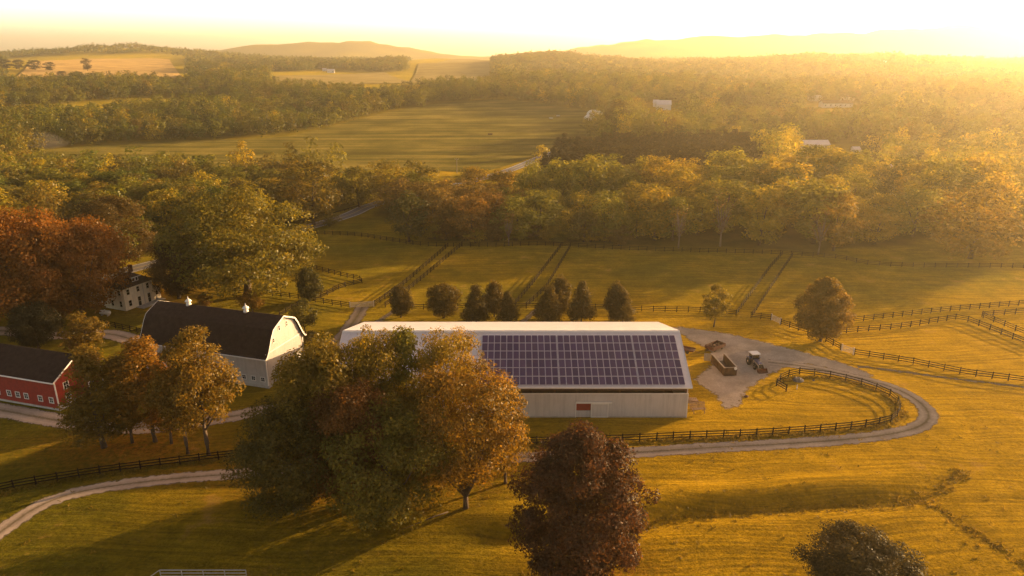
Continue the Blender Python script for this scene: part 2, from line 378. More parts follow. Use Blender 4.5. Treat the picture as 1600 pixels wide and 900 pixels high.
# ------------------------------------------------------------------ mesh helpers
class MB:
    def __init__(s): s.v = []; s.f = []
    def add(s, vs_, fs):
        o = len(s.v); s.v += [tuple(p) for p in vs_]; s.f += [tuple(i + o for i in f) for f in fs]; return s
    def box(s, x0, x1, y0, y1, z0, z1, m=None):
        p = [(x0, y0, z0), (x1, y0, z0), (x1, y1, z0), (x0, y1, z0), (x0, y0, z1), (x1, y0, z1), (x1, y1, z1), (x0, y1, z1)]
        if m is not None: p = [tuple(m @ Vector(q)) for q in p]
        return s.add(p, [(0, 3, 2, 1), (4, 5, 6, 7), (0, 1, 5, 4), (1, 2, 6, 5), (2, 3, 7, 6), (3, 0, 4, 7)])
    def bar(s, a, b, w, h):
        a, b = Vector(a), Vector(b); d = b - a; L = d.length
        if L < 1e-6: return s
        m = Matrix.Translation(a) @ d.to_track_quat('X', 'Z').to_matrix().to_4x4()
        return s.box(0, L, -w / 2, w / 2, -h / 2, h / 2, m)
    def prism(s, prof, a, b):
        """closed outline of 3-d points, swept by the vector b-a"""
        n = len(prof); d = Vector(b) - Vector(a)
        vs_ = [Vector(p) for p in prof] + [Vector(p) + d for p in prof]
        return s.add(vs_, [tuple(range(n - 1, -1, -1)), tuple(range(n, 2 * n))] + [(i, (i + 1) % n, n + (i + 1) % n, n + i) for i in range(n)])
    def tube(s, pts, rs, n=8, cap=True):
        pts = [Vector(p) for p in pts]; rings = []
        for i, p in enumerate(pts):
            d = (pts[min(i + 1, len(pts) - 1)] - pts[max(i - 1, 0)]).normalized()
            q = d.to_track_quat('Z', 'Y')
            rings.append([p + q @ Vector((math.cos(2 * math.pi * k / n) * rs[i], math.sin(2 * math.pi * k / n) * rs[i], 0)) for k in range(n)])
        o = [p for r in rings for p in r]; f = []
        for i in range(len(pts) - 1):
            for k in range(n):
                f.append((i * n + k, i * n + (k + 1) % n, (i + 1) * n + (k + 1) % n, (i + 1) * n + k))
        if cap: f += [tuple(range(n - 1, -1, -1)), tuple((len(pts) - 1) * n + k for k in range(n))]
        return s.add(o, f)
    def lathe(s, prof, n=12, m=None):
        o = []
        for (r, z) in prof:
            for k in range(n):
                p = Vector((r * math.cos(2 * math.pi * k / n), r * math.sin(2 * math.pi * k / n), z))
                o.append(m @ p if m is not None else p)
        f = [(i * n + k, i * n + (k + 1) % n, (i + 1) * n + (k + 1) % n, (i + 1) * n + k) for i in range(len(prof) - 1) for k in range(n)]
        f += [tuple(range(n - 1, -1, -1)), tuple((len(prof) - 1) * n + k for k in range(n))]
        return s.add(o, f)
    def mesh(s, name, mat, smooth=False):
        me = bpy.data.meshes.new(name); me.from_pydata([tuple(p) for p in s.v], [], s.f); me.update()
        me.materials.append(M[mat] if isinstance(mat, str) else mat)
        if smooth: me.polygons.foreach_set('use_smooth', [True] * len(me.polygons))
        return me
    def build(s, name, mat, parent=None, smooth=False, loc=None, label=None):
        o = bpy.data.objects.new(name, s.mesh(name, mat, smooth)); C.objects.link(o)
        if parent is not None: o.parent = parent
        if loc is not None: o.location = loc
        if label: o['label'] = label
        return o

def thing(name, label, cat, loc=(0, 0, 0), rz=0.0, group=None):
    o = bpy.data.objects.new(name, None); C.objects.link(o)
    o.location = loc; o.rotation_euler = (0, 0, rz); o.empty_display_size = 0.5
    o['label'] = label; o['category'] = cat
    if group: o['group'] = group
    return o
def tag(o, label, cat, group=None):
    o['label'] = label; o['category'] = cat
    if group: o['group'] = group
    return o
def struct(o, kind='structure'):
    o['kind'] = kind; return o
def np_mesh(name, V, F, mat, attrs=(), smooth=False):
    """V (n,3), F (m,k); attrs: (name, type, domain, array)"""
    me = bpy.data.meshes.new(name); m, k = F.shape
    me.vertices.add(len(V)); me.vertices.foreach_set('co', np.ascontiguousarray(V, np.float32).ravel())
    me.loops.add(m * k); me.loops.foreach_set('vertex_index', np.ascontiguousarray(F, np.int32).ravel())
    me.polygons.add(m); me.polygons.foreach_set('loop_start', np.arange(0, m * k, k, dtype=np.int32))
    me.polygons.foreach_set('loop_total', np.full(m, k, np.int32))
    if smooth: me.polygons.foreach_set('use_smooth', np.ones(m, bool))
    me.update(calc_edges=True)
    for (an, typ, dom, arr) in attrs:
        a = me.attributes.new(an, typ, dom)
        a.data.foreach_set('color' if 'COLOR' in typ else 'value', np.ascontiguousarray(arr, np.float32).ravel())
    me.materials.append(M[mat])
    return me
def link(name, me, parent=None, loc=None):
    o = bpy.data.objects.new(name, me); C.objects.link(o)
    if parent is not None: o.parent = parent
    if loc is not None: o.location = loc
    return o

# ------------------------------------------------------------------ ground sheet
def axis(lo, hi, step, a, b, growth):
    c = list(np.arange(lo, hi + 1e-6, step)); s = step
    while c[-1] < b: s = min(s * growth, 70); c.append(c[-1] + s)
    s = step
    while c[0] > a: s = min(s * growth, 70); c.insert(0, c[0] - s)
    return np.array(c)
GX = axis(-105, 105, 1.1, -7500, 7500, 1.075); GY = axis(55, 200, 1.1, -400, 7000, 1.075)
XX, YY = np.meshgrid(GX, GY); ZZ = H(XX, YY)

def inpoly(x, y, poly):
    inside = np.zeros(np.shape(x), bool); n = len(poly)
    for i in range(n):
        x0, y0 = poly[i]; x1, y1 = poly[(i + 1) % n]
        c = ((y0 > y) != (y1 > y)) & (x < (x1 - x0) * (y - y0) / (y1 - y0 + 1e-12) + x0)
        inside ^= c
    return inside

# open land in the distance, outlined where the photograph shows it (then carried to the ground)
CROP_PX = [(60, 238), (200, 225), (420, 217), (500, 204), (600, 183), (700, 172), (800, 171), (930, 186), (945, 205), (905, 222), (850, 240), (765, 266), (700, 268), (640, 262), (530, 268), (300, 268), (60, 262)]
FIELDS_FAR = [  # four corners in the photograph, material, name, label
    ([(20, 126), (285, 122), (265, 93), (70, 95)], 'stubble'),
    ([(430, 134), (650, 130), (600, 113), (430, 119)], 'pasture'),
    ([(640, 130), (765, 128), (765, 94), (655, 100)], 'pasture')]
CLEAR_PX = [[(-150, 278), (545, 278), (545, 258), (-150, 258)], [(10, 134), (300, 134), (290, 90), (10, 90)], [(420, 146), (660, 146), (650, 112), (420, 112)], [(630, 140), (770, 140), (770, 92), (640, 92)], [(1235, 290), (1365, 290), (1355, 225), (1245, 225)], [(1250, 192), (1355, 192), (1350, 160), (1255, 160)], [(545, 318), (865, 320), (870, 262), (545, 262)], [(845, 306), (1195, 306), (1180, 228), (870, 228)], [(1000, 200), (1065, 200), (1060, 160), (1005, 160)], [(1385, 292), (1450, 288), (1440, 255), (1380, 262)],
            [(1290, 400), (1300, 388), (1420, 384), (1440, 372), (1600, 380), (1900, 390), (1900, 440), (1600, 420), (1400, 418)], [(540, 340), (575, 330), (640, 352), (680, 384), (480, 372)],
            [(905, 195), (960, 195), (960, 178), (905, 178)], [(1005, 176), (1060, 176), (1060, 163), (1005, 163)], [(1420, 215), (1480, 212), (1600, 190), (1600, 178), (1480, 195), (1410, 205)],
            [(150, 134), (200, 134), (200, 122), (150, 122)], [(490, 116), (535, 116), (535, 108), (490, 108)]]
FAR_WORLD = []
for (q, mt) in FIELDS_FAR:
    FAR_WORLD.append(([gph(*p)[:2] for p in q], mt))
CROP_W = [gp(*p) for p in CROP_PX]
CLEAR_W = [[gph(*p)[:2] for p in q] for q in CLEAR_PX]
ROAD_PX = [(60, 462), (150, 437), (215, 418), (300, 398), (400, 377), (475, 357), (545, 336), (590, 318), (700, 292), (790, 268), (855, 242), (900, 228)]
ROAD_W = np.array([gp(*p) for p in ROAD_PX])
BACK_FENCE_PX = [(484, 366), (556, 369), (615, 378), (672, 385), (775, 386), (850, 384), (984, 391), (1115, 395), (1219, 398), (1310, 405), (1379, 416), (1600, 419), (1800, 424)]
LEFT_EDGE_PX = [(-300, 440), (100, 412), (235, 405), (300, 392), (420, 372), (484, 362)]
EDGE_W = np.array([gp(*p) for p in LEFT_EDGE_PX + BACK_FENCE_PX[1:]])

def woodland(x, y, margin=0.0):
    """1 where trees stand close"""
    x = np.asarray(x, float); y = np.asarray(y, float)
    o = np.argsort(EDGE_W[:, 0]); edge = np.interp(x, EDGE_W[o, 0], EDGE_W[o, 1])
    w = y > edge + 5 + margin
    w &= ~inpoly(x, y, CROP_W)
    for q in CLEAR_W: w &= ~inpoly(x, y, q)
    for q, mt in FAR_WORLD: w &= ~inpoly(x, y, q)
    w &= seg_dist(x, y, ROAD_W)[0] > 7 + margin
    open_ = np.sin(x / 88.0 + 1.2 * np.sin(y / 150.0) + 0.6) * np.sin(y / 118.0 + 0.9 * np.sin(x / 130.0) + 2.1)
    w &= ~((np.hypot(x, y) > 640) & (open_ > 0.62 - 0.1 * sstep(900, 2200, y)))
    return w

LITTER_SUN = [(-58, 93, 13, 7, 0.9), (-22, 84, 16, 7, 1.0), (-30, 90, 16, 6, 0.8), (-96, 165, 20, 14, 0.8), (10, 66, 7, 6, 0.6), (-40, 87, 14, 6, 0.5)]  # fallen leaves; the first patch also paints in the orange sunlit strip
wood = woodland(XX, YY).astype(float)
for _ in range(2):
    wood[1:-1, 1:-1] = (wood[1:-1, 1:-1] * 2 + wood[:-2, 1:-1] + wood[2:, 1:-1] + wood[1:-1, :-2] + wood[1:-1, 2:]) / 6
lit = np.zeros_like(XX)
for (cx, cy_, rx, ry, k) in LITTER_SUN:
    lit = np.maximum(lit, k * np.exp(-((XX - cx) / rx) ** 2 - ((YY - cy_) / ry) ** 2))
dry = 0.42 + 0.53 * sstep(-15, 35, XX) * sstep(175, 120, YY) - 0.10 * sstep(-30, -70, XX)
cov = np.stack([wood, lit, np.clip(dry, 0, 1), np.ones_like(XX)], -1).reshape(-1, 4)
ny, nx = XX.shape
idx = np.arange(nx * ny).reshape(ny, nx)
F = np.stack([idx[:-1, :-1], idx[:-1, 1:], idx[1:, 1:], idx[1:, :-1]], -1).reshape(-1, 4)
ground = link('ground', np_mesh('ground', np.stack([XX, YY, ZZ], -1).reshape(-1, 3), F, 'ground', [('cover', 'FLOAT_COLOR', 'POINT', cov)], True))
struct(ground)

# ------------------------------------------------------------------ sheets on the ground
def sample(line, step=2.0, smooth=True):
    P = np.array(line, float)
    if smooth:
        out = []
        for i in range(len(P) - 1):
            p0, p1, p2, p3 = P[max(i - 1, 0)], P[i], P[i + 1], P[min(i + 2, len(P) - 1)]
            n = max(2, int(np.hypot(*(p2 - p1)) / step))
            for t in np.linspace(0, 1, n, endpoint=False):
                out.append(0.5 * (2 * p1 + (p2 - p0) * t + (2 * p0 - 5 * p1 + 4 * p2 - p3) * t ** 2 + (3 * p1 - p0 - 3 * p2 + p3) * t ** 3))
        out.append(P[-1]); return np.array(out)
    return P
def strip(name, line, width, mat, lift=0.03, nacross=7):
    P = sample(line, 1.5); T = np.gradient(P, axis=0); T /= np.hypot(T[:, 0], T[:, 1])[:, None]
    N = np.stack([-T[:, 1], T[:, 0]], -1); a = np.linspace(-1, 1, nacross)
    XY = P[:, None, :] + N[:, None, :] * (a * width / 2)[None, :, None]
    Z = H(XY[..., 0], XY[..., 1]) + lift
    V = np.concatenate([XY, Z[..., None]], -1).reshape(-1, 3); n = len(P)
    ix = np.arange(n * nacross).reshape(n, nacross)
    F = np.stack([ix[:-1, 1:], ix[:-1, :-1], ix[1:, :-1], ix[1:, 1:]], -1).reshape(-1, 4)
    edge = np.tile((1 - np.abs(a)) * width / 2, n); ac = np.tile(a, n)
    return struct(link(name, np_mesh(name, V, F, mat, [('edge', 'FLOAT', 'POINT', edge), ('across', 'FLOAT', 'POINT', ac)], True)))
def patch(name, poly, mat, lift=0.02, step=1.5, edge_max=4.0):
    poly = [Vector(p) for p in sample(list(poly) + [poly[0]], step, True)[:-1]]
    xs = [p[0] for p in poly]; ys = [p[1] for p in poly]
    PA = np.array([tuple(p) for p in poly] + [tuple(poly[0])])
    gx, gy = np.meshgrid(np.arange(min(xs), max(xs), step), np.arange(min(ys), max(ys), step))
    gx = gx.ravel(); gy = gy.ravel()
    m = inpoly(gx, gy, [tuple(p) for p in poly]); gx, gy = gx[m], gy[m]
    dd = seg_dist(gx, gy, PA)[0]; m = dd > step * 0.6; gx, gy = gx[m], gy[m]
    n = len(poly); pts = poly + [Vector((a, b)) for a, b in zip(gx, gy)]
    vo, eo, fo, _, _, _ = delaunay_2d_cdt(pts, [(i, (i + 1) % n) for i in range(n)], [], 1, 1e-4)
    V = np.array([(p[0], p[1]) for p in vo]); Z = H(V[:, 0], V[:, 1]) + lift
    F = np.array(fo, np.int32)
    edge = np.minimum(seg_dist(V[:, 0], V[:, 1], PA)[0], edge_max)
    return struct(link(name, np_mesh(name, np.column_stack([V, Z]), F, mat, [('edge', 'FLOAT', 'POINT', edge), ('across', 'FLOAT', 'POINT', np.ones(len(V)))], True)))
G = lambda pts: [gp(*p) for p in pts]

strip('driveway', G([(-140, 925), (0, 832), (60, 793), (130, 769), (250, 752), (370, 742), (480, 735), (600, 729), (720, 721), (820, 714), (900, 711), (1000, 706), (1100, 700), (1250, 692), (1350, 684), (1415, 674), (1446, 661), (1450, 646), (1430, 624), (1390, 604), (1330, 588), (1265, 574), (1200, 566)]), 3.9, 'gravel', 0.035)
strip('barn_lane', G([(-120, 622), (0, 641), (60, 652), (120, 661), (230, 668), (350, 653), (440, 637), (520, 638), (600, 660)]), 5.0, 'gravel', 0.045)
strip('house_lane', G([(-120, 508), (0, 517), (90, 524), (170, 522), (225, 538), (280, 558)]), 5.5, 'gravel', 0.05)
strip('paddock_lane', G([(566, 479), (556, 497), (538, 522), (512, 552), (490, 590), (450, 632)]), 4.6, 'track', 0.055)
strip('grass_track', G([(1340, 572), (1400, 579), (1480, 590), (1560, 600), (1660, 612)]), 2.3, 'track', 0.025)
strip('paddock_path', G([(640, 470), (615, 486), (585, 505), (560, 512)]), 2.6, 'track', 0.022)
strip('paddock_track', G([(848, 478), (830, 492), (815, 505)]), 2.8, 'track', 0.022)
patch('gravel_yard', G([(1030, 505), (1080, 511), (1140, 519), (1200, 533), (1280, 553), (1340, 571), (1380, 592), (1340, 592), (1265, 573), (1235, 578), (1210, 590), (1178, 612), (1162, 640), (1124, 641), (1108, 618), (1088, 604), (1074, 594), (1088, 580), (1104, 566), (1098, 548), (1076, 535)]), 'yard', 0.028)
strip('asphalt_road', ROAD_W, 6.6, 'asphalt', 0.06)
patch('crop_field', CROP_W, 'crop', 0.10, 6.0)
for i, (q, mt) in enumerate(FAR_WORLD):
    # draped over the rolling ground
    nu, nv = 50, 30
    A, B, Cc, D = [np.array(p) for p in q]
    uu, vv = np.meshgrid(np.linspace(0, 1, nu), np.linspace(0, 1, nv))
    XY = (1 - vv)[..., None] * ((1 - uu)[..., None] * A + uu[..., None] * B) + vv[..., None] * ((1 - uu)[..., None] * D + uu[..., None] * Cc)
    V = np.concatenate([XY, (H(XY[..., 0], XY[..., 1]) + 1.0)[..., None]], -1).reshape(-1, 3)
    ix = np.arange(nu * nv).reshape(nv, nu)
    struct(link('stubble_field' if mt == 'stubble' else 'pasture_field', np_mesh('field', V, np.stack([ix[:-1, :-1], ix[:-1, 1:], ix[1:, 1:], ix[1:, :-1]], -1).reshape(-1, 4), mt, (), True)))

# ------------------------------------------------------------------ trees
PROF = {
    'round': lambda t: np.sqrt(np.clip(1 - (2 * t - 1) ** 2, 0, 1)) ** 0.85,
    'broad': lambda t: np.clip(np.sin(np.pi * np.clip(t * 0.82 + 0.16, 0, 1)) ** 0.6, 0, 1),
    'oval': lambda t: np.clip(np.sin(np.pi * np.clip(t * 0.86 + 0.12, 0, 1)) ** 0.75, 0, 1),
    'cone': lambda t: np.clip((1 - t) ** 0.62 * np.minimum(1, 0.8 + t * 2.0), 0, 1) * 1.06,
    'skirt': lambda t: np.clip(np.minimum(1, t * 5 + 0.45) * np.clip(1.02 - t, 0, 1) ** 0.5, 0, 1),
    'vase': lambda t: np.clip(np.sin(np.pi * np.clip(t * 0.72 + 0.10, 0, 1)) ** 0.8, 0, 1),
    'pine': lambda t: np.clip(1.02 - t, 0, 1) ** 0.55}

def leaves_at(rg, P, out, leaf, up=0.25, spread=0.75):
    n = len(P)
    N = out + rg.normal(0, spread, (n, 3)); N[:, 2] += up
    N /= np.linalg.norm(N, axis=1)[:, None] + 1e-9
    R = rg.normal(0, 1, (n, 3)); U = np.cross(N, R); U /= np.linalg.norm(U, axis=1)[:, None] + 1e-9
    W = np.cross(N, U); s = leaf * rg.uniform(0.6, 1.35, n)[:, None]
    k = rg.uniform(0.45, 0.8, n)[:, None]; b = N * s * rg.uniform(-0.18, 0.18, n)[:, None]
    V = np.stack([P - U * s * 0.5, P - W * s * 0.5 * k + b, P + U * s * 0.5, P + W * s * 0.5 * k + b], 1).reshape(-1, 3)
    return V, np.arange(4 * n).reshape(n, 4)

def crown_points(rg, W, Hc, shape, n, nblob, blob=0.3, inner=0.12):
    """n leaf positions gathered in clumps over a crown W wide and Hc tall standing on z=0"""
    f = PROF[shape]; R = W / 2
    t = rg.uniform(0.03, 0.97, nblob * 6); keep = rg.uniform(0, 1, len(t)) < f(t) ** 1.2 + 0.04; t = t[keep][:nblob]; nb = len(t)
    a = np.arange(nb) * 2.39996 + rg.uniform(-0.5, 0.5, nb)
    br = R * blob * rg.uniform(0.5, 1.4, nb)
    rr = np.maximum(f(t) * R * rg.uniform(0.76, 1.14, nb) - br * 0.75, 0) * np.where(rg.uniform(0, 1, nb) < 0.22, rg.uniform(0.2, 0.7, nb), 1)
    c = np.stack([np.cos(a) * rr, np.sin(a) * rr, t * Hc], -1)
    c[:, 2] = np.clip(c[:, 2], br * 0.55, Hc - br * 0.8)
    w = br ** 2; pick = rg.choice(nb, n, p=w / w.sum())
    D = rg.normal(0, 1, (n, 3)); D[:, 2] += 0.25; D /= np.linalg.norm(D, axis=1)[:, None]
    rad_ = br[pick] * (rg.uniform(0, 1, n) ** 0.33) * rg.uniform(0.9, 1.12, n)
    P = c[pick] + D * rad_[:, None] * np.array([1, 1, 0.82])
    axis_ = np.zeros_like(P); axis_[:, 2] = Hc * 0.45
    O = P - axis_; O /= np.linalg.norm(O, axis=1)[:, None] + 1e-9
    out = D * 0.75 + O * 0.5
    clumpvar = rg.normal(0, 0.12, nb)[pick]
    ni = int(n * inner)
    if ni:
        ti = rg.uniform(0.1, 0.9, ni); ai = rg.uniform(0, 2 * np.pi, ni); ri = np.sqrt(rg.uniform(0, 1, ni)) * f(ti) * R * 0.6
        Pi = np.stack([np.cos(ai) * ri, np.sin(ai) * ri, ti * Hc], -1)
        P = np.concatenate([P, Pi]); out = np.concatenate([out, rg.normal(0, 1, (ni, 3))]); clumpvar = np.concatenate([clumpvar, np.zeros(ni)])
    return P, out, clumpvar, c

def make_crown(name, seed, W, Hc, shape, n, nblob, leaf, blob=0.3, inner=0.12, up=0.25, spread=0.6):
    rg = np.random.default_rng(seed)
    P, out, cv, c = crown_points(rg, W, Hc, shape, n, nblob, blob, inner)
    V, F = leaves_at(rg, P, out, leaf, up, spread)
    var = np.clip(0.5 + cv + rg.normal(0, 0.2, len(P)), 0, 1)
    me = np_mesh(name, V, F, 'leaf', [('leafvar', 'FLOAT', 'FACE', var)])
    return me, c

def make_trunk(name, seed, Ht, r, zc, Hc, W, c, nl=6, mat='bark', fork=0.6):
    rg = random.Random(seed); b = MB()
    lean = (rg.uniform(-.25, .25), rg.uniform(-.25, .25))
    top = zc + Hc * 0.62
    pts = [(lean[0] * k * 0.6 + rg.uniform(-.06, .06) * k, lean[1] * k * 0.6 + rg.uniform(-.06, .06) * k, -0.3 + (top + 0.3) * k / 6) for k in range(7)]
    b.tube(pts, [r * 1.35, r, r * .88, r * .74, r * .55, r * .36, r * .12], 8)
    order = sorted(range(len(c)), key=lambda i: rg.random())[:nl]
    for i in order:
        e = Vector((c[i][0], c[i][1], c[i][2] + zc)) * 1.0
        k = rg.uniform(min(0.28, fork * .6), fork); j = k * 6; j0 = int(j); s = Vector(pts[j0]).lerp(Vector(pts[min(j0 + 1, 6)]), j - j0)
        m = s.lerp(e, 0.5) + Vector((0, 0, -0.06 * (e - s).length + rg.uniform(-.2, .2)))
        b.tube([s, m, s.lerp(e, 0.9)], [r * .5 * (1 - k * .5), r * .3, r * .08], 6)
    return b.mesh(name, mat, True)

class Proto:
    def __init__(s, kind, seed, W, Ht, zc, shape, n, nblob, leaf, blob=0.3, inner=0.12, trunk_r=0.3, nl=6, mat='bark', up=0.25, fork=0.6):
        s.W, s.Ht = W, Ht
        s.crown, c = make_crown('crown', seed, W, Ht - zc, shape, n, nblob, leaf, blob, inner, up)
        co = np.empty(len(s.crown.vertices) * 3, np.float32); s.crown.vertices.foreach_get('co', co); co = co.reshape(-1, 3)
        co[:, 2] += zc; s.crown.vertices.foreach_set('co', co.ravel()); s.crown.update()
        s.W = float(np.percentile(co[:, 0], 98.8) - np.percentile(co[:, 0], 1.2) + np.percentile(co[:, 1], 98.8) - np.percentile(co[:, 1], 1.2)) / 2
        s.Ht = float(np.percentile(co[:, 2], 99.6))
        s.trunk = make_trunk('trunk', seed + 77, Ht, trunk_r, zc, Ht - zc, W, c, nl, mat, fork)
        s.kind = kind

def plant(proto, x, y, w, h, tint, label, name=None, cat='tree', group=None, rz=None, z=None):
    r = thing(name or proto.kind, label, cat, (x, y, h1(x, y) if z is None else z), random.uniform(0, 6.28) if rz is None else rz, group)
    r.scale = (w / proto.W, w / proto.W, h / proto.Ht)
    t = link('trunk', proto.trunk, r)
    c = link('crown', proto.crown, r); k_ = 1.0 if proto in PW else 1.08; c.color = (tint[0] * k_, tint[1] * k_, tint[2] * k_, 1)
    return r

OLIVE = (0.105, 0.1, 0.012); YELLOW = (0.2, 0.155, 0.012); GOLD = (0.23, 0.145, 0.011); ORANGE = (0.23, 0.1, 0.01); RUST = (0.16, 0.07, 0.012)
GREEN = (0.072, 0.08, 0.012); DARK = (0.045, 0.046, 0.011); BROWN = (0.12, 0.068, 0.02); MAROON = (0.065, 0.028, 0.013)

# near, detailed
PN = {
    'broad': Proto('broadleaf_tree', 1, 13, 18, 2.2, 'broad', 30000, 130, .30, .23, .10, .38, 9),
    'broad2': Proto('broadleaf_tree', 2, 13, 18, 1.6, 'round', 30000, 110, .30, .25, .10, .36, 9),
    'stems': Proto('broadleaf_tree', 12, 13, 18, 3.6, 'vase', 24000, 120, .30, .23, .05, .26, 22, fork=.2),
    'low': Proto('broadleaf_tree', 3, 13, 13, 0.5, 'round', 28000, 110, .29, .24, .12, .32, 8),
    'open': Proto('autumn_tree', 4, 9, 17, 3.0, 'oval', 13000, 75, .31, .30, .05, .26, 9),
    'skirt': Proto('autumn_tree', 14, 9, 15, 2.0, 'skirt', 14000, 80, .30, .28, .06, .28, 9),
    'slim': Proto('autumn_tree', 5, 6, 14, 2.2, 'oval', 7500, 46, .29, .34, .06, .17, 7),
    'maple': Proto('maple_tree', 6, 15, 20, 1.2, 'oval', 60000, 210, .31, .19, .14, .42, 8),
    'bush': Proto('dense_tree', 7, 12, 11, 1.0, 'round', 30000, 140, .28, .19, .14, .3, 8),
    'giant': Proto('broadleaf_tree', 8, 20, 19, 1.8, 'broad', 34000, 150, .40, .20, .10, .5, 9),
    'giant2': Proto('broadleaf_tree', 9, 20, 18, 1.5, 'round', 34000, 140, .40, .21, .10, .5, 9),
}
PW = []
PR = {  # the clipped trees along the paddock and single small trees
    'cone': Proto('ornamental_tree', 21, 5.4, 8.4, .4, 'cone', 9500, 120, .26, .30, .2, .13, 5),
    'cone2': Proto('ornamental_tree', 22, 5.4, 8.4, .4, 'cone', 9500, 110, .26, .32, .2, .13, 5),
    'egg': Proto('ornamental_tree', 23, 5.0, 7.5, .5, 'oval', 9500, 110, .26, .30, .2, .13, 5),
    'ball': Proto('ornamental_tree', 24, 6.8, 7.2, .5, 'round', 11000, 140, .27, .25, .2, .15, 6),
    'young': Proto('young_tree', 25, 5.6, 9.0, 1.9, 'oval', 4200, 50, .32, .28, .1, .14, 6),
    'big': Proto('round_tree', 26, 9.6, 12.6, .9, 'oval', 30000, 210, .31, .19, .16, .26, 7),
}
# woodland kinds
for i, (sh, W, Ht, zc, n, nb, bl) in enumerate([('broad', 11, 16, 1.2, 3400, 50, .29), ('round', 11, 15, 0.9, 3400, 50, .28), ('oval', 9.5, 17, 1.2, 3200, 46, .30), ('broad', 13, 15, 1.0, 3800, 58, .26), ('vase', 11, 16, 1.6, 3200, 50, .29), ('round', 9, 12, 0.8, 2600, 38, .31)]):
    PW.append(Proto('woodland_tree', 40 + i, W, Ht, zc, sh, n, nb, .56, bl, .10, .26, 5))
PPINE = [Proto('pine_tree', 60 + i, 5.2, 11, .4, 'pine', 2300, 60, .6, .30, .15, .18, 3) for i in range(2)]
BARE = Proto('bare_tree', 70, 8, 15, 4.0, 'vase', 260, 40, .45, .30, .02, .26, 30, 'pale_bark')

def at(kind, px, py, wpx, top, tint, label, P=None, **kw):
    """a tree whose base, width and top are read off the photograph"""
    x, y, z = gph(px, py)
    dep = y * cp + (CAM_H - z) * sp
    w = wpx / FPX * dep * 0.97
    h = height_at(top, y - 0.15 * w) - z
    pr = (PN.get(kind) or PR.get(kind)) if P is None else P
    return plant(pr, x, y, w, h, tint, label, **kw)

# --- the big clump in front of the white-roofed barn
CL = 'autumn trees of the large clump before the solar barn'
at('broad', 512, 762, 150, 545, (.155, .118, .012), 'broad amber-green tree at the left of the large clump, below the white barn gable', group=CL)
at('broad2', 590, 742, 120, 528, (.19, .148, .012), 'tall yellow-green tree topping the middle of the large clump', group=CL)
at('slim', 640, 735, 74, 518, (.13, .125, .013), 'greener narrow tree whose top rises highest over the clump against the white roof', group=CL)
at('stems', 706, 738, 98, 530, (.20, .148, .011), 'golden yellow tree at the back right of the clump beside the solar panels', group=CL)
at('stems', 728, 794, 150, 590, (.165, .102, .011), 'large orange-leaved tree with many stems at the right front of the clump', group=CL)
at('low', 615, 815, 175, 655, (.135, .118, .013), 'low bushy green tree at the front middle of the clump', group=CL)
at('low', 462, 795, 160, 650, (.09, .075, .012), 'dark low bushy tree at the left front of the clump by the gravel drive', group=CL)
at('broad', 560, 795, 130, 610, (.12, .06, .012), 'dark rust tree in the shaded heart of the clump', group=CL)
at('slim', 790, 755, 70, 605, (.17, .11, .012), 'thin orange tree at the right edge of the clump before the barn wall', group=CL)
# --- front right trees
at('maple', 903, 906, 190, 696, (.075, .036, .014), 'dark round-headed maple with coppery leaves in the middle front')
x, y = gp(1365, 960); plant(PN['bush'], 37.2, 62.2, 10.8, 7.2, (.05, .042, .012), 'dark green leafy treetop cut by the bottom edge at front right')
# --- left clump of orange trees
AG = 'autumn trees in front of the red and white barns'
at('skirt', 163, 699, 88, 548, (.135, .095, .012), 'amber tree with thick trunk nearest the red barn gable', group=AG)
at('slim', 207, 692, 60, 560, (.16, .10, .011), 'slender orange tree just right of the thick-trunked amber tree', group=AG)
at('slim', 243, 690, 85, 535, (.19, .105, .010), 'bright orange tree in the middle of the row before the white barn', group=AG)
at('slim', 268, 693, 60, 570, (.21, .10, .011), 'small orange tree standing close behind the leaning trunk', group=AG)
at('open', 294, 709, 84, 550, (.17, .105, .011), 'orange tree with a forked leaning trunk near the fence', group=AG)
at('open', 326, 711, 105, 520, (.155, .105, .012), 'tallest amber tree of the row, before the long dark barn roof', group=AG)
# --- around the house and barns
at('giant', 40, 505, 190, 338, (.18, .080, .010), 'huge orange maple at the left edge above the farmhouse lane')
at('giant2', 130, 500, 150, 352, (.165, .075, .010), 'huge rust-orange maple overhanging the cream farmhouse')
at('broad2', -10, 470, 150, 350, (.18, .075, .010), 'orange tree half cut by the left edge behind the huge maples')
at('giant', 388, 462, 205, 305, (.135, .120, .014), 'huge spreading green maple right of the farmhouse')
at('broad2', 280, 466, 80, 375, (.065, .04, .012), 'dark purple-brown tree between farmhouse and huge green maple')
at('broad', 180, 425, 120, 312, (.085, .060, .014), 'brownish green tree rising behind the orange maples')
at('bush', 60, 545, 68, 480, (.034, .032, .010), 'dense dark round tree beside the gravel lane behind the red barn')
at('young', 136, 560, 62, 492, (.16, .11, .014), 'small yellow-green tree right of the dense dark round tree')
at('young', 396, 489, 40, 456, (.19, .12, .014), 'small golden tree peeking over the white barn ridge by its right ventilator')
at('young', 321, 484, 22, 459, (.17, .10, .014), 'tiny golden sapling peeking over the white barn ridge between the ventilators')
at('egg', 484, 471, 36, 420, (.06, .06, .012), 'dark olive tree at the corner of the small paddock')
at('young', 478, 522, 40, 470, (.09, .085, .014), 'green leafy tree directly behind the white barn gable')
at('young', 490, 560, 34, 520, (.07, .06, .014), 'dark shrubby tree in the gap between the two white buildings')
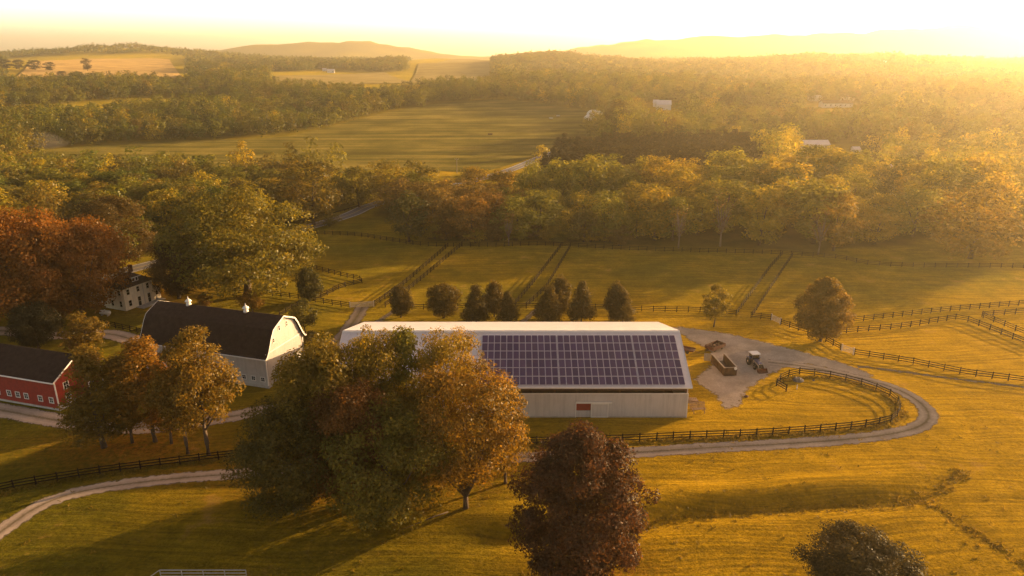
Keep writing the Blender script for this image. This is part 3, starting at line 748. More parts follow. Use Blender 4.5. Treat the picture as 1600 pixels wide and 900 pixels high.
# --- clipped row behind the solar barn
ROW = 'trimmed trees in the row behind the solar barn'
for (k, px, py, w, top, lab) in [
    ('egg', 627, 496, 32, 448, 'egg-shaped trimmed tree at the left end of the row behind the solar barn'),
    ('ball', 694, 497, 47, 446, 'ball-shaped trimmed tree, second in the row behind the solar barn'),
    ('cone', 744, 503, 38, 448, 'cone-shaped tree in front left of the trio behind the solar barn ridge'),
    ('egg', 772, 495, 29, 441, 'taller tree standing at the back of the trio behind the solar barn ridge'),
    ('cone2', 793, 503, 32, 458, 'short cone-shaped tree in front right of the trio behind the solar barn'),
    ('cone', 857, 503, 40, 449, 'cone-shaped tree at the left of the middle trio where two paddocks meet'),
    ('egg', 875, 492, 32, 433, 'tallest rear tree of the middle trio where two paddocks meet'),
    ('cone2', 908, 503, 38, 442, 'tall cone-shaped tree at the right of the middle trio'),
    ('egg', 962, 500, 31, 443, 'rear tree of the pair at the right end of the trimmed row'),
    ('cone', 973, 503, 35, 459, 'front cone-shaped tree of the pair at the right end of the trimmed row')]:
    at(k, px, py, w * 1.04, top, random.choice([(.080, .062, .011), (.092, .070, .011), (.10, .074, .011)]), lab, group=ROW)
at('young', 1115, 511, 42, 446, (.155, .130, .013), 'young golden tree with a bare stem beside the gravel yard')
at('big', 1281, 533, 74, 440, (.16, .110, .011), 'large round golden tree by the paddock gate at the yard edge')

# --- single trees of the wood edge that stand out
at('low', 640, 378, 60, 300, (.075, .08, .02), 'grey-green tree standing out before the rust-brown wood edge', P=PW[2])
at('low', 1516, 404, 128, 296, (.17, .125, .014), 'broad sunlit golden tree on the right meadow behind the back fence', P=PW[3])
at('low', 1302, 392, 66, 302, (.18, .13, .014), 'bright yellow-green round tree at the wood edge right of centre', P=PW[1])
at('low', 912, 378, 46, 326, (.13, .115, .02), 'small pale yellow-green tree at the wood edge beside the rust trees', P=PW[5])
at('low', 490, 352, 88, 250, (.11, .09, .014), 'tall olive tree beside the asphalt road', P=PW[4])
at('low', 966, 212, 56, 157, (.06, .055, .014), 'dark rounded tree right of the white greenhouses on the crop field', P=PW[3])
at('low', 137, 112, 14, 91, (.05, .035, .014), 'lone dark tree on the distant golden field', P=PW[4])
for (px, py, w, top, tint, k_, lab) in [
    (562, 324, 58, 262, (.12, .11, .014), 1, 'olive round tree where the asphalt road vanishes, left of the group there'),
    (602, 314, 72, 252, (.17, .14, .012), 3, 'yellow-green spreading tree above the asphalt road before the crop field'),
    (652, 318, 78, 251, (.12, .105, .014), 0, 'broad olive tree between asphalt road and rust-brown wood edge'),
    (738, 303, 52, 262, (.22, .165, .012), 5, 'bright yellow treetop before the utility pole'),
    (785, 306, 46, 266, (.20, .15, .012), 5, 'small yellow treetop right of the utility pole')]:
    at('x', px, py, w, top, tint, lab, P=PW[k_])
for (px, py, top, w, lab) in [(1060, 388, 318, 26, 'leafless pale-trunked tree in the shaded wood edge'), (1278, 398, 330, 30, 'leafless pale-stemmed tree under the bright yellow-green tree'), (795, 384, 330, 22, 'leafless grey tree beside the rust-brown wood edge'), (1125, 385, 300, 34, 'tall leafless grey tree with many bare branches in the wood')]:
    at('x', px, py, w, top, BROWN, lab, P=BARE)

for (px, py, w, top, lab) in [(8, 109, 20, 92, 'dark tree at the left end of the small row on the distant golden field'), (30, 109, 18, 93, 'dark tree in the middle of the small row left on the distant golden field'), (55, 110, 20, 94, 'dark tree right of centre in the small row on the distant golden field'), (78, 111, 16, 97, 'dark tree at the right end of the small row on the distant golden field'),
                          (98, 125, 18, 111, 'dark bushy tree at the near edge of the distant golden field, leftmost there'), (122, 126, 20, 112, 'dark bushy tree between its two neighbours at the near edge of the golden field'), (148, 127, 16, 114, 'dark bushy tree left of the white farmhouse below the golden field')]:
    at('x', px, py, w, top, (.045, .036, .014), lab, P=PW[1])

# --- the woods: nearest trees each an object, everything farther one mass
taken = [(o.location.x, o.location.y, 4.5) for o in C.objects if o.parent is None and o.get('category') == 'tree']
def wood_tint(x, y, rg):
    px, py = px_of(x, y, h1(x, y))
    u = rg.random()
    if px < 560 and y < 420:
        pal = [OLIVE, (.095, .085, .014), YELLOW, (.09, .072, .014), (.12, .085, .014), GREEN, (.20, .14, .011)]; w = [.26, .2, .14, .14, .08, .12, .06]
    elif 590 < px < 840 and y < 300:
        pal = [(.115, .078, .018), (.13, .075, .014), (.10, .062, .016), OLIVE, YELLOW]; w = [.3, .24, .2, .14, .12]
    elif y < 420:
        pal = [YELLOW, (.21, .15, .011), (.14, .125, .014), OLIVE, (.12, .085, .014)]; w = [.32, .14, .25, .25, .04]
    else:
        pal = [OLIVE, GREEN, DARK, (.10, .085, .015), (.18, .135, .012), (.10, .07, .014), YELLOW]; w = [.36, .24, .16, .16, .02, .03, .03]
    c = np.cumsum(w); k = int(np.searchsorted(c, u * c[-1]))
    j = (0.85 + 0.3 * rg.random()) * (1.45 if y < 420 else 1.2)
    t_ = pal[min(k, len(pal) - 1)]
    return (t_[0] * j, t_[1] * j * 1.08, t_[2] * j)

rgw = random.Random(3)
sites = []
step = 10.6
ys = np.arange(150, 1000, step)
for yy in ys:
    st = step * (1.0 if yy < 480 else 1.12)
    n = int(0.92 * yy / st)
    for k in range(-n, n + 1):
        x = k * st + rgw.uniform(-.38, .38) * st + (st / 2 if int(yy / step) % 2 else 0); y = yy + rgw.uniform(-.38, .38) * step
        sites.append((x, y))
S = np.array(sites); m = woodland(S[:, 0], S[:, 1], 1.0); S = S[m]
keep = []
for (x, y) in S:
    if y < 560 and any((x - a) ** 2 + (y - b) ** 2 < r * r * 1.2 for a, b, r in taken): continue
    keep.append((x, y))
S = np.array(keep)
u, v = px_of(S[:, 0], S[:, 1], H(S[:, 0], S[:, 1]))
S = S[(u > -120) & (u < 1720)]
S = S[np.argsort(np.hypot(S[:, 0], S[:, 1]))]
N_IND = 285
LABELS = {}
def wood_label(x, y, tint):
    px, py = px_of(x, y, 8.0)
    colour = 'rust-brown' if tint[0] > tint[1] * 1.8 and tint[0] < .15 else 'orange' if tint[0] > tint[1] * 2.2 else 'golden' if tint[0] > .145 else 'dark green' if tint[0] < .062 else 'olive green'
    if px < 300: where = 'in the wood behind the farmhouse and orange maples'
    elif px < 560: where = 'in the wood above the huge green maple'
    elif px < 840: where = 'in the wood edge behind the left paddock'
    elif px < 1180: where = 'in the sunlit wood behind the middle paddocks'
    else: where = 'in the hazy wood behind the right paddock'
    row = 'front' if py > 330 else 'middle' if py > 285 else 'rear'
    return f'{colour} tree {where}, {row} rows', where
for (x, y) in S[:N_IND]:
    tint = wood_tint(x, y, rgw)
    w = min(18, max(6.5, rgw.lognormvariate(2.48, .28))); h = min(20, max(7, w * rgw.uniform(.85, 1.45)))
    if x < 0 and y > 225: h = min(h, 16 - 4.5 * min(1, (y - 225) / 90)) * rgw.uniform(.85, 1)
    lab, where = wood_label(x, y, tint)
    plant(rgw.choice(PW), x, y, w, h, tint, lab, group='trees ' + where)

ew = sample(EDGE_W[4:], 1.0, False); ed = np.concatenate([[0], np.cumsum(np.hypot(*np.diff(EDGE_W[5:12], axis=0).T))])
for k in range(46):
    sd_ = (k + rgw.uniform(-.4, .4)) / 46 * ed[-1]
    x = float(np.interp(sd_, ed, EDGE_W[5:12, 0])); y = float(np.interp(sd_, ed, EDGE_W[5:12, 1])) + rgw.uniform(4.5, 13)
    if not woodland(np.array([x]), np.array([y]), -3.0)[0]: continue
    w = rgw.uniform(4.0, 8.0); tint = wood_tint(x, y, rgw); lab, where = wood_label(x, y, tint)
    plant(rgw.choice((PW[1], PW[5], PW[3])), x, y, w, w * rgw.uniform(.6, .95), tuple(v * .75 for v in tint), 'low ' + lab.split(' tree ')[0] + ' shrub at the front of the trees ' + where.split(' behind ')[1].join(('behind ', '')) if ' behind ' in where else 'low shrub at the front of the trees ' + where, name='woodland_shrub', cat='shrub', group='shrubs at the foot of the trees ' + where)

# pine rows beyond the wood
for row, (a, b, top) in enumerate([((872, 243), (1165, 232), 208), ((852, 268), (1185, 256), 237)]):
    A = gp(*a); B = gp(*b); n = int(math.hypot(B[0] - A[0], B[1] - A[1]) / 3.9)
    for k in range(n + 1):
        t = k / n; x = A[0] + (B[0] - A[0]) * t + rgw.uniform(-.5, .5); y = A[1] + (B[1] - A[1]) * t + rgw.uniform(-.8, .8)
        hh = (11.5 if row == 0 else 11.0) * rgw.uniform(.85, 1.12)
        plant(rgw.choice(PPINE), x, y, 7.6 * rgw.uniform(.9, 1.15), hh, (.066, .056, .014), 'brown-green evergreen in the %s plantation row below the dark rounded tree' % ('farther' if row == 0 else 'nearer'),
              group='evergreens of the %s plantation row' % ('farther' if row == 0 else 'nearer'))

# far woods as one mass, thinner with distance
far_pts = [S[N_IND:]]
for (y0, y1, st) in ((1000, 1900, 14.0), (1900, 3600, 25.0)):
    yy = np.arange(y0, y1, st); acc = []
    for yv in yy:
        n = int(0.9 * yv / st); xs = np.arange(-n, n + 1) * st
        acc.append(np.stack([xs + rng.uniform(-.45, .45, len(xs)) * st, np.full(len(xs), yv) + rng.uniform(-.45, .45, len(xs)) * st], -1))
    A = np.concatenate(acc); A = A[woodland(A[:, 0], A[:, 1], 4.0)]
    uu_, vv_ = px_of(A[:, 0], A[:, 1], H(A[:, 0], A[:, 1])); A = A[(uu_ > -130) & (uu_ < 1730)]
    far_pts.append(A)
lods = []
for (n, leaf, W, Ht, nb, shape) in ((300, 1.3, 13, 15, 20, 'round'), (300, 1.3, 14, 16, 20, 'broad'), (76, 2.7, 17, 16, 10, 'round'), (28, 5.0, 27, 18, 6, 'round')):
    rg = np.random.default_rng(300 + n + nb); Pk, out, cv, c = crown_points(rg, W, Ht - 1.0, shape, n, nb, .36, .06)
    Pk[:, 2] += 1.0
    lods.append((Pk, out, cv, leaf))
VV, TT, LV = [], [], []
def far_batch(pts, lod, seed):
    rg = np.random.default_rng(seed); Pk, out, cv, leaf = lods[lod]; n = len(pts)
    if n == 0: return
    a = rg.uniform(0, 2 * np.pi, n); sx = rg.uniform(.75, 1.3, n); sz = rg.uniform(.7, 1.2, n) * (1 + .32 * np.sin(pts[:, 0] / 31.0 + np.sin(pts[:, 1] / 44.0)) * np.sin(pts[:, 1] / 37.0 + 1.0))
    ca, sa = np.cos(a), np.sin(a); z = H(pts[:, 0], pts[:, 1])
    def rot(Q, sx_, sz_): return np.stack([(Q[None, :, 0] * ca[:, None] - Q[None, :, 1] * sa[:, None]) * sx_[:, None], (Q[None, :, 0] * sa[:, None] + Q[None, :, 1] * ca[:, None]) * sx_[:, None], Q[None, :, 2] * sz_[:, None]], -1)
    P = rot(Pk, sx, sz); P[..., 0] += pts[:, None, 0]; P[..., 1] += pts[:, None, 1]; P[..., 2] += z[:, None]
    O = rot(out, np.ones(n), np.ones(n))
    V, F_ = leaves_at(rg, P.reshape(-1, 3), O.reshape(-1, 3), leaf, .3, .38)
    tin = np.array([wood_tint(p[0], p[1], rgw) for p in pts]); tin = np.repeat(tin, len(Pk), 0)
    VV.append(V); TT.append(np.column_stack([tin, np.ones(len(tin))])); LV.append(np.clip(.48 + np.tile(cv, n) * .8 + rg.normal(0, .08, len(tin)), 0, 1))
hs = len(far_pts[0]) // 2
perm = rng.permutation(len(far_pts[0]))
far_batch(far_pts[0][perm[:hs]], 0, 1); far_batch(far_pts[0][perm[hs:]], 1, 2); far_batch(far_pts[1], 2, 3); far_batch(far_pts[2], 3, 4)
V = np.concatenate(VV); print('far woods faces', len(V) // 4)
fw = link('far_woodland', np_mesh('far_woodland', V, np.arange(len(V)).reshape(-1, 4), 'leaf_far', [('tint', 'FLOAT_COLOR', 'FACE', np.concatenate(TT)), ('leafvar', 'FLOAT', 'FACE', np.concatenate(LV))]))
struct(fw, 'stuff')

# rough tussocks along the ditch, the fences and scattered over the meadow
rg = np.random.default_rng(91); tp = []
for line, n, sd in ((SWALE[2:9], 420, .7), (SWALE2, 200, .5)):
    L_ = sample(line, 0.5); i = rg.integers(0, len(L_), n); tp.append(L_[i] + rg.normal(0, sd, (n, 2)))
loop = sample([gp(*p) for p in ((815, 696), (1075, 687), (1281, 676), (1390, 661), (1406, 639), (1371, 611), (1293, 590), (1221, 594))], 0.5)
i = rg.integers(0, len(loop), 1400); tp.append(loop[i] + rg.normal(0, .5, (1400, 2)))
lf = sample([gp(*p) for p in ((-60, 783), (100, 751), (260, 729), (420, 709))], 0.5); i = rg.integers(0, len(lf), 700); tp.append(lf[i] + rg.normal(0, .45, (700, 2)))
tp.append(np.column_stack([rg.uniform(-60, 75, 350), rg.uniform(62, 100, 350)]))
T_ = np.concatenate(tp); nb = 7
base = np.repeat(T_, nb, 0) + rg.normal(0, .16, (len(T_) * nb, 2)); zz = H(base[:, 0], base[:, 1]) - .03
n = len(base); a = rg.uniform(0, 2 * np.pi, n); hh = rg.uniform(.10, .30, n) * np.repeat(rg.uniform(.5, 1.25, len(T_)), nb); wd = rg.uniform(.05, .12, n)
dx, dy = np.cos(a) * wd, np.sin(a) * wd; lx, ly = rg.normal(0, .16, n), rg.normal(0, .16, n)
V = np.stack([np.stack([base[:, 0] - dx, base[:, 1] - dy, zz], -1), np.stack([base[:, 0] + dx, base[:, 1] + dy, zz], -1), np.stack([base[:, 0] + lx + dx * .3, base[:, 1] + ly + dy * .3, zz + hh], -1), np.stack([base[:, 0] + lx - dx * .3, base[:, 1] + ly - dy * .3, zz + hh], -1)], 1).reshape(-1, 3)
pal_ = np.array([(.20, .145, .012), (.17, .13, .012), (.14, .105, .010), (.22, .16, .02)])
tt = np.repeat(pal_[rg.integers(0, 4, len(T_))], nb, 0)
struct(link('tussock_grass', np_mesh('tussock_grass', V, np.arange(4 * n).reshape(n, 4), 'leaf_far', [('tint', 'FLOAT_COLOR', 'FACE', np.column_stack([tt, np.ones(n)])), ('leafvar', 'FLOAT', 'FACE', rg.uniform(.2, .8, n))])), 'stuff')

# ------------------------------------------------------------------ fences
def make_post():
    b = MB(); b.box(-.075, .075, -.075, .075, -.35, 1.42); return b.mesh('post', 'fence')
POST = make_post()
def fence(px, label, spacing=2.6, rails=(.38, .80, 1.22), world=None, group='dark board fences of the farm', scale=1.0):
    line = [gph(*p)[:2] for p in px] if world is None else world
    P = sample(line, 1.0, len(line) > 3); d = np.concatenate([[0], np.cumsum(np.hypot(*np.diff(P, axis=0).T))])
    n = max(2, int(round(d[-1] / spacing)) + 1)
    if n > 100: n = 100
    s = np.linspace(0, d[-1], n); X = np.interp(s, d, P[:, 0]); Y = np.interp(s, d, P[:, 1])
    Z = H(X, Y); x0, y0, z0 = X[0], Y[0], Z[0]
    r = thing('board_fence', label, 'fence', (x0, y0, z0), 0, group)
    for i in range(n):
        o = link('post', POST, r); o.location = (X[i] - x0, Y[i] - y0, Z[i] - z0)
        j = min(i, n - 2); o.rotation_euler = (random.uniform(-.03, .03), random.uniform(-.03, .03), math.atan2(Y[j + 1] - Y[j], X[j + 1] - X[j]))
    for hgt in rails:
        b = MB()
        for i in range(n - 1):
            w1, w2 = random.uniform(-.025, .025), random.uniform(-.025, .025)
            b.bar((X[i] - x0, Y[i] - y0, Z[i] - z0 + hgt + w1), (X[i + 1] - x0, Y[i + 1] - y0, Z[i + 1] - z0 + hgt + w2), .05, .14)
        b.build('rail', 'fence', r)
    return r
FE = [
    ([(-90, 792), (0, 768), (100, 750), (180, 738), (260, 728), (360, 716), (430, 708)], 'dark three-rail fence below the orange trees at the lower left', 2.6),
    ([(812, 695), (967, 691), (1075, 686), (1181, 682), (1281, 675), (1350, 668), (1390, 660), (1401, 652), (1406, 639), (1397, 624), (1371, 611), (1334, 599), (1293, 590), (1262, 586), (1246, 585), (1221, 593), (1213, 603)], 'dark fence looping around the oval lawn inside the drive', 2.6),
    ([(1213, 603), (1228, 612)], 'short fence stub at the yard end of the oval lawn', 2.4),
    ([(1290, 534), (1313, 547)], 'short fence between the big round tree and the pale gate', 2.4),
    ([(1335, 555), (1424, 569), (1508, 586), (1583, 596), (1680, 608)], 'dark fence running right from the pale gate above the grass track', 2.6),
    ([(1318, 505.6), (1399, 496), (1480, 487), (1600, 477), (1720, 468)], 'upper of the two fences running right from the big round tree', 2.6),
    ([(1305, 522), (1352, 518), (1408, 513), (1483, 501), (1502, 500), (1536, 512), (1620, 545)], 'lower of the two fences right of the big round tree, bending at a corner', 2.6),
    ([(1534, 495), (1600, 490), (1700, 482)], 'far fence stretch at the right edge between two paddock corners', 2.8),
    ([(1536, 497), (1600, 523), (1680, 556)], 'fence slanting down to the right edge beside the bent fence', 2.8),
    ([(1173, 496.5), (1204, 500)], 'short fence left of the paddock gateway', 2.4),
    ([(1220, 507.5), (1243, 515.5), (1262, 521)], 'short fence right of the paddock gateway behind the big round tree', 2.4),
    ([(644, 484), (780, 482), (928, 483.5), (1025, 487), (1094, 488.5), (1150, 493)], 'long front fence of the paddocks behind the row of trimmed trees', 2.6),
    ([(586, 478), (631, 446), (700, 386)], 'left fence of the first lane between paddocks', 2.6),
    ([(602, 480), (644, 450), (722, 384)], 'right fence of the first lane between paddocks', 2.6),
    ([(806, 476), (837, 439), (876, 387)], 'left fence of the second lane between paddocks', 2.6),
    ([(822, 481), (853, 452), (890, 389)], 'right fence of the second lane between paddocks', 2.6),
    ([(1150, 493), (1203, 420), (1222, 399)], 'left fence of the third lane between paddocks', 2.6),
    ([(1175, 495), (1225, 420), (1238, 401)], 'right fence of the third lane between paddocks', 2.6),
    (BACK_FENCE_PX[:5], 'back fence of the left paddock before the rust-brown wood', 2.6),
    (BACK_FENCE_PX[4:9], 'back fence of the middle paddocks along the wood', 2.6),
    (BACK_FENCE_PX[8:], 'back fence of the right paddock fading into the glow', 3.0),
    ([(478, 418), (525, 430), (567, 441), (537, 449), (506, 464), (490, 470)], 'fence folding around the small corner paddock right of the green maple', 2.4),
    ([(412, 461), (462, 467), (503, 474), (547, 481)], 'fence from the small paddock to the pale lane gate', 2.4),
    ([(437, 495), (462, 482), (480, 470)], 'fence climbing from the white barn to the small paddock', 2.4),
    ([(290, 449), (353, 458), (412, 461)], 'garden fence beneath the huge green maple', 2.4),
    ([(159, 508), (200, 517), (226, 523)], 'fence between the farmhouse lawn and the gravel lane', 2.4)]
for px, lab, spc in FE: fence(px, lab, spc)

def gate(pa, pb, label, mat='gate_white', h=1.25, bars=5):
    a, b_ = gph(*pa), gph(*pb); L = math.hypot(b_[0] - a[0], b_[1] - a[1])
    r = thing('field_gate', label, 'gate', a, math.atan2(b_[1] - a[1], b_[0] - a[0]))
    f = MB()
    for k in range(bars): f.bar((.1, 0, .2 + k * (h - .2) / (bars - 1)), (L - .1, 0, .2 + k * (h - .2) / (bars - 1)), .05, .09)
    f.build('bars', mat, r)
    b2 = MB(); b2.bar((.12, .04, .2), (L - .12, .04, h), .04, .08); b2.build('brace', mat, r)
    for xx in (0, L):
        p = MB(); p.box(xx - .09, xx + .09, -.09, .09, -.3, h + .25); p.build('post', mat, r)
    return r
gate((547, 481), (584, 479), 'pale barred gate across the lane left of the egg-shaped tree')
gate((1315, 548), (1333, 554), 'pale barred gate in the fence right of the big round tree')
gate((1205, 500), (1219, 506.5), 'pale barred gate of the right paddock left of the big round tree')
gate((1102, 487.5), (1120, 489), 'low pale gate in the paddock fence behind the young golden tree', h=1.1, bars=4)
# metal rails in the lowest left foreground
r = thing('metal_rail_fence', 'grey metal rail barely showing at the bottom edge, lower left', 'railing', (-39.3, 64.6, h1(-39.3, 64.6)))
for k in range(5):
    p = MB(); p.tube([(k * 2.4, 0, -.3), (k * 2.4, 0, 1.3)], [.05, .05], 8); p.build('post', 'metal', r)
for hz in (.5, .9, 1.3):
    p = MB(); p.tube([(0, 0, hz), (9.6, 0, hz)], [.045, .045], 8); p.build('rail', 'metal', r)
p = MB(); p.tube([(0, 0, 1.3), (-1.2, -2.2, 1.25)], [.045, .045], 8); p.build('end_rail', 'metal', r)

# guard rail of the asphalt road
seg = sample([gp(*p) for p in ((470, 349), (510, 338), (550, 327), (566, 321))], 2.0)
r = thing('guardrail', 'dark guardrail along the far side of the asphalt road', 'guardrail', (seg[0][0], seg[0][1], 0.0))
b = MB(); pm = MB(); pm.box(-.07, .07, -.07, .07, -.2, .75); pmesh = pm.mesh('post', 'fence')
for i in range(len(seg) - 1):
    b.bar((*(seg[i] - seg[0]), .68 + h1(*seg[i])), (*(seg[i + 1] - seg[0]), .68 + h1(*seg[i + 1])), .06, .34)
    o = link('post', pmesh, r); o.location = (*(seg[i] - seg[0]), h1(*seg[i]))
b.build('beam', 'fence', r)

# ------------------------------------------------------------------ window builder
def window(parent, origin, axis_u, normal, w, h, frame='white', rows=2, cols=2, name='window'):
    """frame with muntins, pane as sub-part; origin = centre on the wall face"""
    u = Vector(axis_u).normalized(); n = Vector(normal).normalized(); up = Vector((0, 0, 1)); o = Vector(origin)
    mt = Matrix((( u.x, n.x, up.x, o.x), (u.y, n.y, up.y, o.y), (u.z, n.z, up.z, o.z), (0, 0, 0, 1)))
    f = MB(); t = .12
    f.box(-w / 2 - t, w / 2 + t, .0, .07, h / 2, h / 2 + t, mt); f.box(-w / 2 - t, w / 2 + t, .0, .09, -h / 2 - t, -h / 2, mt)
    f.box(-w / 2 - t, -w / 2, .0, .068, -h / 2, h / 2, mt); f.box(w / 2, w / 2 + t, .0, .068, -h / 2, h / 2, mt)
    for k in range(1, cols): f.box(-w / 2 + w * k / cols - .02, -w / 2 + w * k / cols + .02, .02, .05, -h / 2, h / 2, mt)
    for k in range(1, rows): f.box(-w / 2, w / 2, .022, .048, -h / 2 + h * k / rows - .02, -h / 2 + h * k / rows + .02, mt)
    fr = f.build(name, frame, parent)
    g = MB(); g.box(-w / 2, w / 2, .004, .016, -h / 2, h / 2, mt); g.build('pane', 'glass', fr)
    return fr
X_, Y_ = (1, 0, 0), (0, 1, 0)

# ------------------------------------------------------------------ solar barn
sb = thing('riding_barn', 'long white metal-roofed barn with purple solar panels on its front slope', 'barn', (0, 102, 0))
XL, XR, YB, EZ, RY, RZ, BZ = -28.6, 28.3, 26.7, 5.65, 10.6, 10.8, 6.1
DX0, DX1, DX2 = 10.4, 12.75, 15.6
w_ = MB(); w_.box(XL, DX0, 0, .15, -.2, 4.25); w_.box(DX1, XR, 0, .15, -.2, 4.25); w_.box(DX0, DX1, 0, .15, 2.55, 4.25); w_.build('front_wall', 'siding', sb)
w_ = MB(); w_.box(XL, XR, YB - .15, YB, -.2, 4.8); w_.build('rear_wall', 'siding', sb)
for xx, nm in ((XL, 'gable_wall'), (XR - .15, 'gable_wall')):
    g = MB(); g.prism([(xx, .152, -.2), (xx, YB - .152, -.2), (xx, YB - .152, BZ - .25), (xx, RY, RZ - .3), (xx, .152, EZ - .25)], (0, 0, 0), (.15, 0, 0)); g.build(nm, 'siding_y', sb)
fl = MB(); fl.box(XL + .2, XR - .2, .2, YB - .2, -.1, .03); fl.build('floor', 'timber', sb)
def roof_slab(y0, z0, y1, z1, x0, x1, th=.14):
    m = MB(); d = Vector((0, y1 - y0, z1 - z0)).normalized(); n = Vector((0, -d.z, d.y))
    m.prism([Vector((x0, y0, z0)), Vector((x0, y1, z1)), Vector((x0, y1, z1)) - n * th, Vector((x0, y0, z0)) - n * th], (0, 0, 0), (x1 - x0, 0, 0)); return m
sl = (RZ - EZ) / RY
roof_slab(-.3, EZ - .3 * sl, RY, RZ, XL - .5, XR + .5).build('front_roof', 'roof_metal', sb)
roof_slab(YB + .7, BZ - .7 * (RZ - BZ) / (YB - RY), RY + .01, RZ, XL - .5, XR + .5).build('rear_roof', 'roof_metal', sb)
m = MB(); m.prism([(XL - .5, RY - .35, RZ - .10), (XL - .5, RY, RZ + .09), (XL - .5, RY + .35, RZ - .03)], (0, 0, 0), (XR - XL + 1, 0, 0)); m.build('ridge_cap', 'white', sb)
m = MB(); m.box(XL - .5, XR + .5, -.42, -.30, EZ - .3 * sl - .17, EZ - .3 * sl + .03); m.build('gutter', 'white', sb)
for xx in (XL - .56, XR + .50):
    m = MB(); m.prism([(xx, -.3, EZ - .3 * sl + .04), (xx, RY, RZ + .04), (xx, YB + .7, BZ - .15), (xx, YB + .7, BZ - .4), (xx, RY, RZ - .26), (xx, -.3, EZ - .3 * sl - .2)], (0, 0, 0), (.06, 0, 0)); m.build('rake_board', 'white', sb)
m = MB(); m.box(XL - .05, XR + .05, -.06, -.002, 4.20, 4.36); m.build('wall_cap', 'white', sb)
m = MB(); m.box(XL - .03, DX0 - .1, -.04, -.002, -.1, .22); m.box(DX2 + .1, XR + .03, -.04, -.002, -.1, .22); m.build('base_board', 'concrete', sb)
for xx in (XL - .06, XR - .08):
    m = MB(); m.box(xx, xx + .16, -.07, -.003, -.1, 4.2); m.build('corner_board', 'white', sb)
for k in range(17):
    xx = XL + .3 + k * (XR - XL - .6) / 16
    m = MB(); m.box(xx - .1, xx + .1, .16, .36, 0, EZ - .1); m.build('post', 'timber', sb)
    m = MB(); m.box(xx - .1, xx + .1, YB - .36, YB - .16, 0, BZ - .2); m.build('post', 'timber', sb)
m = MB(); m.box(XL + .2, XR - .2, .02, .14, 4.85, 5.05); m.build('girt', 'timber', sb)
for k in range(9):
    xx = XL + .3 + k * (XR - XL - .6) / 8
    m = MB(); m.bar((xx, .3, EZ - .25), (xx, RY, RZ - .45), .1, .2); m.bar((xx, RY, RZ - .45), (xx, YB - .3, BZ - .35), .1, .2); m.bar((xx, .3, EZ - .3), (xx, YB - .3, EZ - .2), .1, .2); m.build('truss', 'timber', sb)
# doors
m = MB(); m.box(DX0 - .12, DX2 + .55, -.22, -.07, 2.58, 2.86); m.build('door_track', 'white', sb)
d = MB(); d.box(DX1 + .02, DX2, -.12, -.065, .05, 2.56); dd = d.build('sliding_door', 'siding', sb)
m = MB()
for (a0, a1, z0, z1) in ((DX1 + .02, DX2, 2.42, 2.56), (DX1 + .02, DX2, .05, .19), (DX1 + .02, DX1 + .16, .19, 2.42), (DX2 - .14, DX2, .19, 2.42)): m.box(a0, a1, -.15, -.122, z0, z1)
m.build('door_frame', 'white', dd)
d = MB(); d.box(DX0 + .02, DX1 - .02, .05, .11, .02, 1.2); d.build('half_door', 'siding', sb)
d = MB(); d.box(DX0 + .02, DX1 - .02, .04, .10, 1.24, 2.52); d.build('hatch', 'red_panel', sb)
m = MB(); m.box(DX0 - .16, DX0, -.06, -.003, 0, 2.56); m.build('door_jamb', 'white', sb)
# 31 x 6 solar modules, in blocks of 12, 12 and 7 columns
ang = math.atan2(RZ - EZ, RY); SL = math.hypot(RY, RZ - EZ)
pw, ph = 0.985, 1.70; gx, gy = .065, .085
rows = 6; s0 = .55
Rm = Matrix.Rotation(ang, 4, 'X')
frame_me = None
def panel_mesh():
    b = MB(); b.box(.03, pw - .03, .03, ph - .03, .012, .045); return b.mesh('cells', 'panel')
def frame_mesh():
    b = MB(); t = .035
    b.box(0, pw, 0, t, 0, .05); b.box(0, pw, ph - t, ph, 0, .05); b.box(0, t, t, ph - t, 0, .05); b.box(pw - t, pw, t, ph - t, 0, .05); return b.mesh('solar_panel', 'panel_frame')
pm_, fm_ = panel_mesh(), frame_mesh()
xs = []; xcur = -5.05
for k in range(31):
    xs.append(xcur); xcur += pw + gx + (.16 if k in (11, 23) else 0)
def slope_pt(x, s, lift=.10):
    return Vector((x, s * math.cos(ang), EZ + s * math.sin(ang))) + Vector((0, -math.sin(ang), math.cos(ang))) * lift
stuff = MB(); stuffc = MB()
for rrow in range(rows):
    for k, xx in enumerate(xs):
        p = slope_pt(xx, s0 - .45 + rrow * (ph + gy))
        mt = Matrix.Translation(p) @ Rm
        if rrow < 3:
            o = link('solar_panel', fm_, sb); o.matrix_basis = mt
            cobj = link('cells', pm_, o)
        else:
            for mesh_, acc in ((fm_, stuff), (pm_, stuffc)):
                acc.add([mt @ v.co for v in mesh_.vertices], [tuple(f.vertices) for f in mesh_.polygons])
o = stuff.build('solar_panels', 'panel_frame', sb); o['kind'] = 'stuff'
o = stuffc.build('cells', 'panel', o)
b = MB()
for rrow in range(rows):
    for off in (.3, 1.4):
        b.bar(slope_pt(xs[0] - .1, s0 - .45 + rrow * (ph + gy) + off, .05), slope_pt(xs[-1] + pw + .1, s0 - .45 + rrow * (ph + gy) + off, .05), .05, .06)
b.build('mounting_rails', 'metal', sb)

